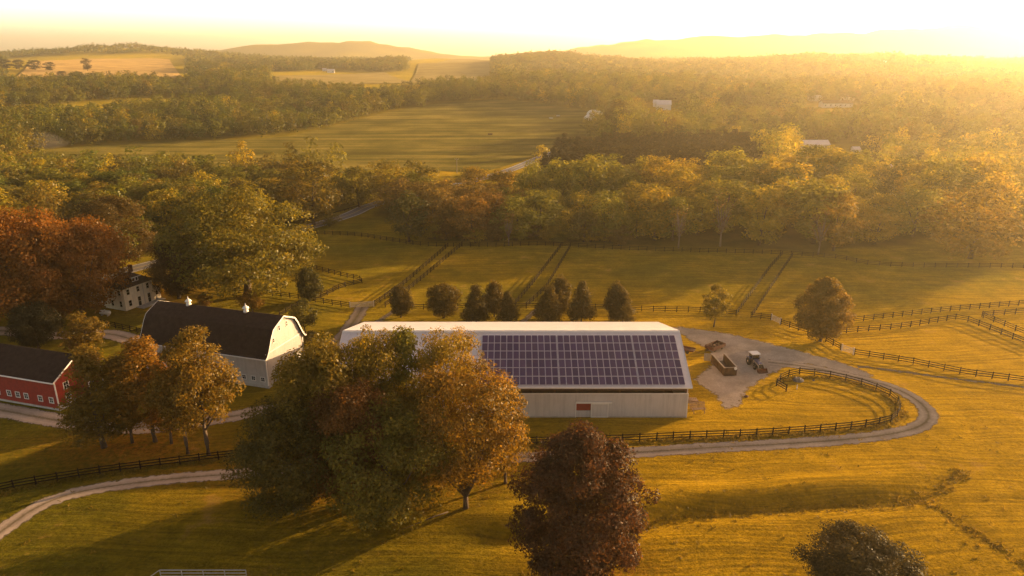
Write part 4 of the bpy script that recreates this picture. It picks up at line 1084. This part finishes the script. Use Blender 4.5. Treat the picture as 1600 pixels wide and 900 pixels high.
# ------------------------------------------------------------------ white gambrel barn
wbx = thing('gambrel_barn', 'white barn with dark bell-shaped roof and two roof ventilators', 'barn', (-68.3, 120.3, 0), math.atan2(-7.9, 25.4))
L, D = 26.6, 11.3
half = [(-.62, 5.72), (-.15, 6.05), (.35, 6.75), (.95, 7.9), (1.6, 9.2), (2.35, 10.25), (3.1, 10.65), (D / 2, 11.75)]
prof = half + [(D - y, z) for (y, z) in half[-2::-1]]
def offset(prof, d):
    out = []
    for i, (y, z) in enumerate(prof):
        a = prof[max(i - 1, 0)]; c = prof[min(i + 1, len(prof) - 1)]
        ty, tz = c[0] - a[0], c[1] - a[1]; n = math.hypot(ty, tz)
        out.append((y + tz / n * d, z - ty / n * d))
    return out
inn = offset(prof, .16)
roof = MB()
for i in range(len(prof) - 1):
    q = [prof[i], prof[i + 1], inn[i + 1], inn[i]]
    roof.prism([(-.45, y, z) for y, z in q], (0, 0, 0), (L + .9, 0, 0))
rf = roof.build('roof', 'shingle', wbx)
w_ = MB(); w_.box(0, 4.9, 0, .18, .5, 6.05); w_.box(7.2, L, 0, .18, .5, 6.05); w_.box(4.9, 7.2, 0, .18, 3.4, 6.05); w_.build('front_wall', 'white_siding', wbx)
w_ = MB(); w_.box(0, L, D - .18, D, .5, 6.05); w_.build('rear_wall', 'white_siding', wbx)
ginn = offset(prof, .17)
gout = [(max(.182, min(D - .182, y)), z) for (y, z) in ginn if z > 6.0]
for xx in (0, L - .18):
    g = MB(); g.prism([(xx, .182, .5), (xx, D - .182, .5)] + [(xx, y, z) for y, z in reversed(gout)], (0, 0, 0), (.18, 0, 0)); g.build('gable_wall', 'white_siding', wbx)
f = MB(); f.box(-.05, 4.9, -.05, D + .05, -.3, .5); f.box(7.2, L + .05, -.05, D + .05, -.3, .5); f.box(4.9, 7.2, .3, D + .05, -.3, .06); f.build('foundation', 'concrete', wbx)
for xx in (-.51, L + .451):
    rk = MB(); o2 = offset(prof, -.03); i2 = offset(prof, .24)
    for i in range(len(prof) - 1):
        q = [o2[i], o2[i + 1], i2[i + 1], i2[i]]; rk.prism([(xx, y, z) for y, z in q], (0, 0, 0), (.06, 0, 0))
    rk.build('rake_board', 'white', wbx)
m = MB(); m.box(-.45, L + .45, -.74, -.63, 5.60, 5.78); m.build('gutter', 'white', wbx)
for (xx, yy) in ((-.04, -.04), (L - .14, -.04), (L - .14, D - .14)):
    m = MB(); m.box(xx, xx + .18, yy, yy + .18, .5, 5.9); m.build('corner_board', 'white', wbx)
m = MB(); m.box(L + .003, L + .07, .05, D - .05, 6.3, 6.48); m.build('belt_board', 'white', wbx)
d = MB(); d.box(2.55, 4.85, -.12, -.05, .35, 3.5); d.build('sliding_door', 'white', wbx)
m = MB(); m.box(2.4, 9.4, -.2, -.13, 3.5, 3.7); m.build('door_track', 'white', wbx)
d = MB(); d.box(4.9, 7.2, 2.2, 2.3, .06, 3.4); d.build('inner_partition', 'timber', wbx)
for k in range(9): window(wbx, (L - 1.05 - k * 1.95, -.002, 1.6), X_, (0, -1, 0), .72, .72)
window(wbx, (L + .002, 1.6, 1.6), Y_, (1, 0, 0), .72, .8); window(wbx, (L + .002, 5.6, 1.6), Y_, (1, 0, 0), .72, .8); window(wbx, (L + .002, 9.4, 1.6), Y_, (1, 0, 0), .72, .8)
for yv in (4.6, 6.9): window(wbx, (L + .002, yv, 9.75), Y_, (1, 0, 0), .42, .9, rows=2, cols=1)
window(wbx, (L + .002, 2.7, 8.1), Y_, (1, 0, 0), .42, .7, rows=2, cols=1)
for xx in (6.6, 19.2):
    v_ = MB(); mt = Matrix.Translation((xx, D / 2, 11.55))
    v_.lathe([(.5, 0), (.45, .35), (.36, .4), (.36, .75)], 12, mt); vv_ = v_.build('ventilator', 'white', wbx, True)
    c_ = MB(); c_.lathe([(.62, .78), (.60, .86), (.25, 1.2), (.1, 1.3), (.03, 1.75)], 12, mt); c_.build('cap', 'white', vv_, True)

# ------------------------------------------------------------------ red barn
rb = thing('red_barn', 'long red barn with white trim and dark roof at the left edge', 'barn', (-74.8, 104.2, 0), rad(-16.6))
L, D, E_, R_ = 30.0, 9.0, 5.55, 8.1
w_ = MB(); w_.box(-L, 0, 0, .16, .35, E_); w_.build('front_wall', 'red_siding', rb)
w_ = MB(); w_.box(-L, 0, D - .16, D, .35, E_); w_.build('rear_wall', 'red_siding', rb)
for xx in (-L, -.16):
    g = MB(); g.prism([(xx, .162, .35), (xx, D - .162, .35), (xx, D - .162, E_), (xx, D / 2, R_ - .16), (xx, .162, E_)], (0, 0, 0), (.16, 0, 0)); g.build('gable_wall', 'red_siding_y', rb)
f = MB(); f.box(-L - .04, .05, -.05, D + .05, -.4, .35); f.build('foundation', 'concrete', rb)
f = MB(); f.box(.0, .07, .0, D, .352, .85); f.build('gable_plinth', 'concrete', rb)
s2 = (R_ - E_) / (D / 2)
for sgn, y0, y1 in ((1, -.55, D / 2), (-1, D + .55, D / 2 + .01)):
    roof_slab(y0, E_ - .55 * s2 + .08, y1, R_ + .08, -L - .4, .45).build('roof', 'shingle', rb)
m = MB(); m.prism([(.46, -.58, E_ - .55 * s2 + .12), (.46, D / 2, R_ + .13), (.46, D + .58, E_ - .55 * s2 + .12), (.46, D + .58, E_ - .55 * s2 - .12), (.46, D / 2, R_ - .12), (.46, -.58, E_ - .55 * s2 - .12)], (0, 0, 0), (.07, 0, 0)); m.build('rake_board', 'white', rb)
m = MB(); m.box(-L - .4, .45, -.68, -.57, E_ - .55 * s2 - .1, E_ - .55 * s2 + .1); m.build('gutter', 'white', rb)
m = MB(); m.box(-.1, .06, -.06, .1, .36, E_ - .05); m.build('corner_board', 'white', rb)
m = MB(); m.box(-.1, .06, D - .1, D + .06, .36, E_ - .05); m.build('corner_board', 'white', rb)
for xx in (-1.35, -3.7, -6.75, -8.6, -10.5, -13.0, -15.2, -17.5, -20, -22.5): window(rb, (xx, -.002, 1.75), X_, (0, -1, 0), .75, .85)
for yv in (2.0, 6.6):
    window(rb, (.002, yv, 1.75), Y_, (1, 0, 0), .85, 1.0); window(rb, (.002, yv, 3.75), Y_, (1, 0, 0), .85, 1.1)

# ------------------------------------------------------------------ farmhouse
hs_ = thing('farmhouse', 'cream two-storey farmhouse with brown hipped roof and dormer under the orange maples', 'house', (-88.6, 151.9, 0), rad(-21.5))
HW, HD, HE, HR = 6.4, 8.0, 5.3, 7.7
w_ = MB(); w_.box(-HW, 0, 0, HD, -.3, HE); wl_ = w_.build('wall', 'cream_siding', hs_)
ov = .45
rfm = MB(); A_ = [(-HW - ov, -ov, HE), (ov, -ov, HE), (ov, HD + ov, HE), (-HW - ov, HD + ov, HE)]; r1, r2 = (-HW / 2, HW / 2 - .2, HR), (-HW / 2, HD - HW / 2 + .2, HR)
B_ = [(x, y, z + .14) for x, y, z in A_]
rfm.add(A_ + B_ + [r1, r2], [(3, 2, 1, 0), (0, 1, 5, 4), (1, 2, 6, 5), (2, 3, 7, 6), (3, 0, 4, 7), (4, 5, 8), (5, 6, 9, 8), (6, 7, 9), (7, 4, 8, 9)])
rfo = rfm.build('roof', 'brown_shingle', hs_)
dm = MB(); dm.box(-1.9, -.55, 2.9, 5.2, 5.9, 7.0); dmo = dm.build('dormer', 'brown_shingle', hs_)
m = MB(); m.prism([(-2.4, 2.55, 7.0), (-.25, 2.55, 6.98), (-.25, 2.55, 7.1), (-2.4, 2.55, 7.35)], (0, 0, 0), (0, 3.0, 0)); m.build('dormer_roof', 'brown_shingle', dmo)
m = MB(); m.box(-.25, -.17, 2.52, 5.58, 6.95, 7.13); m.build('fascia', 'white', dmo)
for yv in (3.6, 4.5): window(hs_, (-.548, yv, 6.45), Y_, (1, 0, 0), .55, .7, rows=1, cols=1)
m = MB(); m.box(-4.6, -3.9, 6.0, 6.7, 7.2, 8.7); m.box(-4.66, -3.84, 5.94, 6.76, 8.7, 8.85); m.build('chimney', 'rust', rfo)
for yv in (1.2, 3.9, 6.6): window(hs_, (.002, yv, 4.2), Y_, (1, 0, 0), .75, 1.25, 'cream_siding', 2, 1)
window(hs_, (.002, 1.35, 1.5), Y_, (1, 0, 0), .75, 1.35, 'cream_siding', 2, 1)
for yv in (3.9, 6.6): window(hs_, (.002, yv, 1.25), Y_, (1, 0, 0), .8, 2.2, 'cream_siding', 2, 1, name='glazed_door')
for xx in (-1.3, -3.9):
    window(hs_, (xx, -.002, 4.2), X_, (0, -1, 0), .75, 1.25, 'cream_siding', 2, 1); window(hs_, (xx, -.002, 1.5), X_, (0, -1, 0), .75, 1.35, 'cream_siding', 2, 1)
m = MB(); m.tube([(.08, 5.25, 0), (.08, 5.25, 5.2)], [.05, .05], 6); m.build('downspout', 'metal', hs_)
w_ = MB(); w_.box(-13.2, -HW - .002, .9, 6.5, -.3, 3.1); wing = w_.build('side_wing', 'cream_siding', hs_)
m = MB(); m.prism([(-13.6, .5, 3.1), (-13.6, 6.9, 3.1), (-13.6, 3.7, 4.9)], (0, 0, 0), (7.19, 0, 0)); m.build('wing_roof', 'brown_shingle', hs_)
for xx in (-8, -10.2, -12.3): window(hs_, (xx, .898, 1.6), X_, (0, -1, 0), .75, 1.25, 'cream_siding', 2, 1)
w_ = MB(); w_.box(-4.2, -.3, HD + .002, HD + 2.2, -.3, 2.9); w_.build('rear_wing', 'cream_siding', hs_)
m = MB(); m.prism([(-4.5, HD + .01, 3.9), (-4.5, HD + 2.5, 2.9), (-4.5, HD + 2.5, 2.78), (-4.5, HD + .01, 3.7)], (0, 0, 0), (4.5, 0, 0)); m.build('wing_roof', 'brown_shingle', hs_)
window(hs_, (-.298, HD + 1.1, 1.6), Y_, (1, 0, 0), .7, .9, 'cream_siding', 2, 1)
m = MB(); m.box(.01, 2.4, 2.6, 8.0, -.3, .14); m.build('patio', 'concrete', hs_)
m = MB(); m.box(.3, 1.5, 8.2, 9.8, 0, .12); m.box(.2, 1.7, 8.1, 8.2, 0, .7); m.build('porch_steps', 'concrete', hs_)
# propane tank
x, y, z = gph(165, 493)
tk = thing('propane_tank', 'white sausage-shaped gas tank on the farmhouse lawn', 'gas tank', (x, y, z), rad(-12))
m = MB(); mt = Matrix.Translation((-1.4, 0, .78)) @ Matrix.Rotation(math.pi / 2, 4, 'Y')
m.lathe([(.02, 0), (.25, .06), (.42, .2), (.48, .42), (.48, 2.4), (.42, 2.62), (.25, 2.76), (.02, 2.82)], 14, mt); m.build('tank_body', 'white', tk, True)
m = MB(); m.lathe([(.16, 1.22), (.16, 1.38), (.02, 1.42)], 10); m.build('valve_dome', 'white', tk, True)
for xx in (-.8, .8):
    m = MB(); m.box(xx - .08, xx + .08, -.36, .36, -.2, .42); m.build('leg', 'concrete', tk)

# ------------------------------------------------------------------ yard: skip container, wagon, tractor, implement, pallets
ct = thing('rolloff_container', 'long open brown container with its rear door swung out, in the gravel yard', 'container', (39.9, 117.2, h1(39.9, 120) + .04), rad(5.5))
cl, cw, ch = 6.4, 2.4, 1.75
m = MB(); m.box(-cw / 2, cw / 2, 0, cl, .16, .26); m.build('floor', 'steel_brown', ct)
for sx in (-1, 1):
    m = MB(); x0, x1 = sorted((sx * cw / 2, sx * (cw / 2 - .06))); m.box(x0, x1, .062, cl, .26, ch)
    for k in range(9):
        xa, xb = sorted((sx * (cw / 2 + .002), sx * (cw / 2 + .08))); m.box(xa, xb, .3 + k * .7, .4 + k * .7, .2, ch - .12)
    m.build('side_wall', 'steel_brown', ct)
    m = MB(); xa, xb = sorted((sx * (cw / 2 + .09), sx * (cw / 2 - .1))); m.box(xa, xb, -.02, cl, ch, ch + .1); m.build('top_rail', 'steel_edge', ct)
m = MB(); m.box(-cw / 2, cw / 2, 0, .06, .2, ch - .02)
for k in range(4): m.box(-1.0 + k * .62, -.9 + k * .62, -.08, -.002, .2, ch - .1)
m.build('front_wall', 'steel_brown', ct)
m = MB(); m.box(-cw / 2 + .102, cw / 2 - .102, -.02, .1, ch, ch + .09); m.build('top_rail', 'steel_edge', ct)
m = MB(); m.box(-.03, .03, 0, 1.3, .25, ch, Matrix.Translation((-cw / 2 - .06, cl + .03, 0)) @ Matrix.Rotation(rad(72), 4, 'Z')); m.build('rear_door', 'steel_edge', ct)
for sx in (-.8, .8):
    m = MB(); m.box(sx - .08, sx + .08, .1, cl - .1, .08, .158); m.build('skid', 'steel_brown', ct)
    for yy in (.7, cl - .6):
        m = MB(); m.lathe([(.1, -.08), (.1, .08)], 10, Matrix.Translation((sx + .2, yy, .1)) @ Matrix.Rotation(math.pi / 2, 4, 'Y')); m.build('roller', 'steel_edge', ct)
m = MB(); m.lathe([(.02, -.1), (.26, -.1), (.26, .1), (.02, .1)], 12, Matrix.Translation((.85, -.12, ch - .15)) @ Matrix.Rotation(math.pi / 2, 4, 'X')); m.build('winch_plate', 'white', ct)

def wheel(parent, loc, r, w, rimcol='rust'):
    m = MB(); mt = Matrix.Translation(loc) @ Matrix.Rotation(math.pi / 2, 4, 'Y')
    m.lathe([(r * .62, -w / 2), (r * .92, -w / 2), (r, -w * .3), (r, w * .3), (r * .92, w / 2), (r * .62, w / 2)], 20, mt)
    t = m.build('wheel', 'tyre', parent, True)
    m = MB(); m.lathe([(.03, -w * .56), (r * .25, -w * .56), (r * .28, -w * .3), (r * .63, -w * .45), (r * .63, w * .45), (r * .28, w * .3), (r * .25, w * .56), (.03, w * .56)], 16, mt); m.build('rim', rimcol, t, True)
    return t

x, y, z = gph(1117, 546)
wg = thing('debris_wagon', 'rusty low wagon heaped with debris behind the open container', 'wagon', (x, y, z + .03), rad(38))
m = MB(); m.box(-1.9, 1.9, -1.0, 1.0, .55, .65); m.build('bed', 'rust', wg)
for (a0, a1, b0, b1) in ((-1.9, 1.9, -1.06, -1.002), (-1.9, 1.9, 1.002, 1.06), (-1.96, -1.902, -1.06, 1.06), (1.902, 1.96, -1.06, 1.06)):
    m = MB(); m.box(a0, a1, b0, b1, .5, 1.15); m.build('side_board', 'rust', wg)
rg = random.Random(8); m = MB()
for k in range(26):
    a = Vector((rg.uniform(-1.6, 1.6), rg.uniform(-.8, .8), rg.uniform(.66, .8))); e = a + Vector((rg.uniform(-.9, .9), rg.uniform(-.5, .5), rg.uniform(0, .5)))
    e.x = max(-1.8, min(1.8, e.x)); e.y = max(-.9, min(.9, e.y)); m.bar(a, e, .16, .1)
m.build('debris_heap', 'timber', wg)
for sx in (-1.1, 1.1):
    for sy in (-1, 1):
        m = MB(); m.lathe([(.1, -.1), (.33, -.1), (.36, 0), (.33, .1), (.1, .1)], 14, Matrix.Translation((sx, sy * .86, .36)) @ Matrix.Rotation(math.pi / 2, 4, 'X')); m.build('wheel', 'tyre', wg, True)
m = MB(); m.bar((-1.95, 0, .5), (-3.2, 0, .35), .1, .1); m.build('drawbar', 'rust', wg)

x, y, z = gph(1180, 573)
tr = thing('loader_tractor', 'tractor with white cab roof, dark blue hood and front bucket in the gravel yard', 'tractor', (x, y, z + .03), rad(9))
# local: front towards -y
wheel(tr, (-.86, 1.0, .78), .78, .46, 'steel_edge'); wheel(tr, (.86, 1.0, .78), .78, .46, 'steel_edge')
wheel(tr, (-.74, -1.15, .5), .5, .32, 'steel_edge'); wheel(tr, (.74, -1.15, .5), .5, .32, 'steel_edge')
m = MB(); m.box(-.28, .28, -1.6, 1.4, .45, .85); m.box(-.75, .75, -1.22, -1.08, .42, .58); m.box(-.8, .8, .9, 1.1, .68, .88); m.build('chassis', 'tyre', tr)
m = MB(); m.prism([(-.38, -1.85, .86), (-.38, .12, .86), (-.38, .12, 1.55), (-.38, -1.5, 1.42), (-.38, -1.82, 1.3)], (0, 0, 0), (.76, 0, 0)); m.build('hood', 'blue_paint', tr)
m = MB(); m.box(-.3, .3, -1.9, -1.862, .95, 1.28); m.build('radiator_grille', 'tyre', tr)
for sx in (-.2, .2):
    m = MB(); m.lathe([(.08, 0), (.08, .04)], 10, Matrix.Translation((sx, -1.86, 1.33)) @ Matrix.Rotation(math.pi / 2, 4, 'X')); m.build('headlight', 'white', tr)
m = MB()
for sx in (-.68, .64):
    for sy in (.16, 1.46): m.box(sx, sx + .06, sy, sy + .06, .86, 2.38)
m.box(-.68, .70, .16, 1.52, .86, .98); cab = m.build('cab', 'blue_paint', tr)
m = MB(); m.box(-.61, .63, .175, .195, 1.0, 2.36); m.box(-.61, .63, 1.485, 1.505, 1.0, 2.36); m.box(-.665, -.645, .23, 1.45, 1.0, 2.36); m.box(.665, .685, .23, 1.45, 1.0, 2.36); m.build('glass', 'glass', cab)
m = MB(); m.prism([(-.8, .0, 2.38), (-.8, 1.66, 2.38), (-.8, 1.6, 2.52), (-.8, 1.4, 2.58), (-.8, .25, 2.58), (-.8, .05, 2.52)], (0, 0, 0), (1.62, 0, 0)); m.build('cab_roof', 'white', tr)
for sx in (-1, 1):
    m = MB(); m.prism([(sx * .62, .35, 1.5), (sx * .62, .6, 1.66), (sx * .62, 1.4, 1.66), (sx * .62, 1.75, 1.45), (sx * .62, 1.7, 1.38), (sx * .62, 1.4, 1.58), (sx * .62, .6, 1.58), (sx * .62, .4, 1.42)], (0, 0, 0), (sx * .5, 0, 0)); m.build('fender', 'blue_paint', tr)
    m = MB(); m.bar((sx * .55, -.1, 1.4), (sx * .55, -1.9, 1.15), .1, .16); m.bar((sx * .55, -1.9, 1.15), (sx * .55, -2.5, .45), .1, .16); m.bar((sx * .55, -.1, .8), (sx * .55, -.1, 1.5), .12, .16); m.build('loader_arm', 'steel_edge', tr)
m = MB(); m.prism([(-.95, -2.55, .75), (-.95, -2.45, .45), (-.95, -2.55, .12), (-.95, -3.15, .06), (-.95, -3.15, .10), (-.95, -2.62, .17), (-.95, -2.53, .45), (-.95, -2.61, .72)], (0, 0, 0), (1.9, 0, 0))
for sx in (-.95, .91): m.prism([(sx, -2.56, .74), (sx, -2.47, .45), (sx, -2.56, .14), (sx, -3.12, .09)], (0, 0, 0), (.04, 0, 0))
m.build('bucket', 'rust', tr)
m = MB(); m.tube([(.25, -.9, 1.4), (.25, -.9, 2.1)], [.04, .04], 8); m.build('exhaust', 'tyre', tr)
m = MB(); m.box(-.25, .25, .8, 1.25, 1.0, 1.3); m.box(-.25, .25, 1.2, 1.3, 1.3, 1.8); m.build('seat', 'tyre', tr)

x, y, z = gph(1073, 550)
im = thing('flat_trailer', 'dark brown flat trailer half hidden behind the barn roof corner', 'trailer', (x, y, z + .03), rad(-28))
m = MB(); m.box(-1.7, 1.5, -.8, .8, .5, .6)
for k in range(5): m.box(-1.68 + k * .64, -1.6 + k * .64, -.78, .78, .602, .66)
m.build('deck', 'timber', im)
for sy in (-1, 1):
    m = MB(); m.box(-1.7, 1.5, sy * .84 - .03, sy * .84 + .03, .5, .85); m.build('side_rail', 'rust', im)
    for sx in (-.35, .35):
        m = MB(); m.lathe([(.1, -.09), (.3, -.09), (.32, 0), (.3, .09), (.1, .09)], 14, Matrix.Translation((sx, sy * .99, .32)) @ Matrix.Rotation(math.pi / 2, 4, 'X')); m.build('wheel', 'tyre', im, True)
m = MB(); m.bar((1.5, 0, .5), (2.6, 0, .35), .09, .09); m.build('drawbar', 'rust', im)

# pallets by the barn end: three stacked, two leaning
def pallet_parts(r):
    m = MB()
    for k in range(6): m.box(-.6 + k * .215, -.47 + k * .215, -.5, .5, .10, .125)
    m.build('deck_boards', 'pale_timber', r)
    for yv in (-.46, 0, .46):
        m = MB(); m.box(-.6, .605, yv - .04, yv + .04, 0, .098); m.build('bearer', 'pale_timber', r)
pz = h1(30.4, 106)
PG = 'wooden pallets and frames beside the barn end'
base = [(30.6, 107.6, 0, 0, 0.1, 'wooden pallet lying lowest in the stack beside the barn end'), (30.65, 107.65, .14, 0, .25, 'wooden pallet in the middle of the stack beside the barn end'), (30.58, 107.6, .28, 0, -.1, 'wooden pallet topmost in the stack beside the barn end'),
        (30.2, 105.2, 0, 62, .1, 'pale wooden pallet propped upright in front of the pallet stack, nearer the barn'), (31.5, 105.5, 0, 58, -.15, 'pale wooden pallet propped upright in front of the pallet stack, farther from the barn')]
for (x, y, dz, tilt, rz, lab) in base:
    r = thing('wooden_pallet', lab, 'pallet', (x, y, pz + dz + (.5 * math.sin(rad(tilt)) if tilt else .01)), rz, PG); r.rotation_euler = (rad(tilt), 0, rz); pallet_parts(r)
    if tilt: r.scale = (1.05, 1.1, 1)
    else: r.scale = (1.4, 1.2, 1)
# saw horses that carry the leaning pallets' place: a low timber rack
rk = thing('timber_rack', 'low rack of pale timber poles beside the barn wall end', 'rack', (30.7, 103.6, h1(30.7, 103.6)), rad(4))
for sx in (-.9, .9):
    for sy in (-.35, .35):
        m = MB(); m.bar((sx, sy * 1.3, -.02), (sx, sy * .4, 1.0), .09, .09); m.build('leg', 'pale_timber', rk)
    m = MB(); m.bar((sx, -.35, .55), (sx, .35, .55), .07, .09); m.build('crossbar', 'pale_timber', rk)
for k in range(4):
    m = MB(); m.tube([(-1.2 + k * .05, -.24 + k * .16, .68 + .02 * k), (1.2, -.24 + k * .16, .68 + .02 * (3 - k))], [.06, .05], 7); m.build('pole', 'pale_timber', rk)

# stone mound, marker and cone inside the oval lawn
def boulder(name, px, py, r, sz, label, mat='stone'):
    x, y, z = gph(px, py); m = MB(); rg = random.Random(int(px))
    prof = [(r * 1.08, -.3), (r * 1.02, .08), (r * .86, sz * .55), (r * .5, sz * .9), (r * .12, sz)]
    m.lathe(prof, 9)
    m.v = [(a * (1 + rg.uniform(-.22, .22)), b * .75 * (1 + rg.uniform(-.22, .22)), c * (1 + rg.uniform(-.2, .2))) for a, b, c in m.v]
    o = m.build(name, mat, None, False, (x, y, z)); tag(o, label, 'rock'); return o
boulder('boulder', 1247, 595, .95, .7, 'grey rounded boulder inside the looped fence')
boulder('boulder', 1166, 620, .4, .35, 'small dark stone at the edge of the gravel spill', 'rust')
boulder('boulder', 1271, 595, .22, .3, 'tiny pale stone right of the grey boulder')
x, y, z = gph(1245, 608); m = MB(); m.tube([(0, 0, -.1), (0, 0, .75), (0, 0, .85)], [.09, .09, .03], 8); tag(m.build('marker_post', 'white', None, False, (x, y, z)), 'short white marker post on the oval lawn below the boulder', 'post')

# dark branch shape drawn along the trunk's cast shadow below the clump
m = MB(); m.tube([(0, 0, .12), (-1.6, -1.0, .18), (-3.2, -2.0, .15), (-5.4, -3.5, .08)], [.09, .07, .05, .02], 7); m.tube([(-1.6, -1.0, .18), (-2.2, -2.0, .5)], [.04, .02], 5)
tag(m.build('trunk_shadow_branch', 'bark', None, True, (-8.2, 76.6, h1(-10, 75))), 'thin fallen branch on the grass below the orange clump tree', 'branch')

# utility pole by the crop field
x, y, z = gph(714, 271)
up_ = thing('utility_pole', 'thin grey utility pole at the near edge of the crop field', 'pole', (x, y, z))
m = MB(); m.tube([(0, 0, -.5), (0, 0, 7.6)], [.17, .12], 8); m.build('mast', 'pole', up_); m = MB(); m.box(-.9, .9, -.07, .07, 6.9, 7.05); m.build('crossarm', 'pole', up_)
m = MB()
for sx in (-.8, 0, .8): m.lathe([(.05, 7.06), (.07, 7.14), (.04, 7.24)], 8, Matrix.Translation((sx, 0, 0)))
m.build('insulators', 'white', up_)

# ------------------------------------------------------------------ far buildings
def house(px, py, wpx, hpx, rot, label, name='distant_house', wall='white', roof='roof_metal', depth=7.0, pitch=.55, nwin=3, chimney=False, cat='house', lift=0):
    x, y, z = gph(px, py); dep = y * cp + (CAM_H - z) * sp; w = wpx / FPX * dep; h = hpx / FPX * dep
    r = thing(name, label, cat, (x, y, z - .2), rad(rot)); D = depth; e = h * .62; rz_ = e + pitch * D / 2
    m = MB(); m.box(-w / 2, w / 2, 0, D, -1.5, e); m.prism([(-w / 2, 0, e), (-w / 2, D, e), (-w / 2, D / 2, rz_)], (0, 0, 0), (w, 0, 0)); m.build('wall', wall, r)
    ro = None
    for y0, y1 in ((-.4, D / 2), (D + .4, D / 2 + .01)):
        ro = roof_slab(y0, e - .4 * pitch + .15, y1, rz_ + .15, -w / 2 - .4, w / 2 + .4).build('roof', roof, r)
    if chimney: m = MB(); m.box(w * .2, w * .2 + .9, D / 2 - .4, D / 2 + .5, rz_ - .4, rz_ + 1.3); m.build('chimney', 'rust', ro)
    if nwin:
        for k in range(nwin): window(r, (-w / 2 + w * (k + .5) / nwin, -.004, e * .55), X_, (0, -1, 0), min(1.1, w / nwin * .4), min(1.5, e * .4), 'white', 2, 1)
    return r
house(1309, 168, 48, 11, 4, 'long pale house with columned front deep in the golden haze', wall='white', roof='brown_shingle', depth=9, nwin=6, chimney=True)
house(1275, 158, 18, 10, 4, 'small grey-roofed outbuilding left of the long pale house in the haze', nwin=2, roof='roof_metal')
house(1326, 158, 17, 11, 4, 'upright white-trimmed house block right of the long pale house in the haze', nwin=4, roof='brown_shingle')
house(1277, 235, 38, 15, 2, 'grey-roofed farm building behind the bright tree in the haze', 'distant_barn', nwin=3, depth=8, cat='barn', roof='roof_metal')
house(1339, 237, 10, 7, 2, 'small white shed right of the grey-roofed farm building in the haze', 'white_shed', nwin=1, depth=4, cat='shed')
house(1266, 238, 17, 6, 2, 'low bright white shed in front of the grey-roofed farm building', 'white_shed', nwin=2, depth=4, cat='shed')
house(1372, 166, 12, 8, 12, 'faint small house right of the long pale house in the haze', nwin=2)
house(1383, 101, 14, 7, 0, 'faint white house under the hazy wooded hilltop on the right', nwin=2)
house(1393, 264, 9, 4, 5, 'faint tiny shed in the clearing on the hazy right', 'white_shed', nwin=1, depth=4, cat='shed')
house(180, 131, 16, 9, -8, 'white farmhouse below the golden field far left', nwin=4, roof='roof_metal', depth=8)
house(517, 114, 11, 7, 10, 'tiny white house below the pale pasture in the distance', nwin=2)
house(507, 111, 6, 5, 10, 'tiny white outbuilding left of the tiny distant house', 'white_shed', nwin=1, depth=5, cat='shed')
house(1037, 172, 22, 14, -6, 'bright white barn among trees above the dark rounded tree', 'distant_barn', nwin=0, depth=10, cat='barn', pitch=.7)
house(1025, 167, 8, 10, -6, 'white gabled annex left of the bright white distant barn', 'white_shed', nwin=1, depth=6, cat='shed', pitch=.9)
def hoop(px, py, wpx, hpx, length, rot, label):
    x, y, z = gph(px, py); dep = y * cp + (CAM_H - z) * sp; w = wpx / FPX * dep; h = hpx / FPX * dep
    r = thing('hoop_greenhouse', label, 'greenhouse', (x, y, z), rad(rot)); m = MB()
    prof = [(math.cos(a) * w / 2, 0, math.sin(a) * h) for a in np.linspace(0, math.pi, 11)]
    m.prism(prof, (0, 0, 0), (0, length, 0)); m.build('cover', 'white', r)
    m = MB(); m.box(-.7, .7, -.08, -.005, 0, min(2, h * .75)); m.build('door', 'gate_white', r)
    m = MB()
    for k in range(1, 6):
        pr = [(math.cos(a) * (w / 2 + .05), k * length / 6, math.sin(a) * (h + .05)) for a in np.linspace(0, math.pi, 11)]; m.tube(pr, [.06] * 11, 5)
    m.build('hoops', 'gate_white', r)
hoop(929, 188, 24, 9, 12, 8, 'white hoop greenhouse at the corner of the crop field, nearer of two')
hoop(933, 181, 22, 8, 14, 8, 'white hoop greenhouse at the corner of the crop field, farther of two')
for (px, py, lab) in ((872, 182, 'small pale cart on the far edge of the crop field'), (861, 186, 'small pale feed trough left of the cart on the crop field edge'), (766, 211, 'small dark trough alone in the crop field')):
    x, y, z = gph(px, py); r = thing('field_trough', lab, 'trough', (x, y, z))
    m = MB(); m.prism([(-1.6, -.6, .3), (-1.6, .6, .3), (-1.6, .8, 1.1), (-1.6, .7, 1.1), (-1.6, .5, .4), (-1.6, -.5, .4), (-1.6, -.7, 1.1), (-1.6, -.8, 1.1)], (0, 0, 0), (3.2, 0, 0)); m.build('tub', 'timber' if 'dark' in lab else 'white', r)
    for sx in (-1.2, 1.2):
        m = MB(); m.box(sx - .1, sx + .1, -.6, .6, 0, .298); m.build('leg', 'timber', r)

# ------------------------------------------------------------------ smoke and haze
def volume_mat(name, dens, g, col):
    t = NT(name); v = t.n('VolumePrincipled', Density=dens, Anisotropy=g); v.inputs['Color'].default_value = col
    t.t.links.new(v.outputs[0], t.out.inputs['Volume']); return t.m
M['haze'] = volume_mat('haze_air', HAZE_DENSITY, HAZE_G, HAZE_COL)
M['smoke'] = volume_mat('smoke_air', 0.006, 0.3, (.9, .85, .8, 1))
m = MB(); m.box(-8200, 8200, -450, 7600, -6, 225)
struct(m.build('haze', 'haze'), 'stuff')
x, y, z = gph(78, 236)
m = MB(); rg = random.Random(2)
m.lathe([(2, 0), (9, 1.5), (12, 4), (10, 7), (6, 9.5), (1, 11)], 16)
m.v = [(a * 1.15 * (1 + rg.uniform(-.1, .1)) - c * .5, b * .8, c * (1 + rg.uniform(-.1, .1))) for a, b, c in m.v]
struct(m.build('smoke', 'smoke', None, True, (x, y, z + 1)), 'stuff')
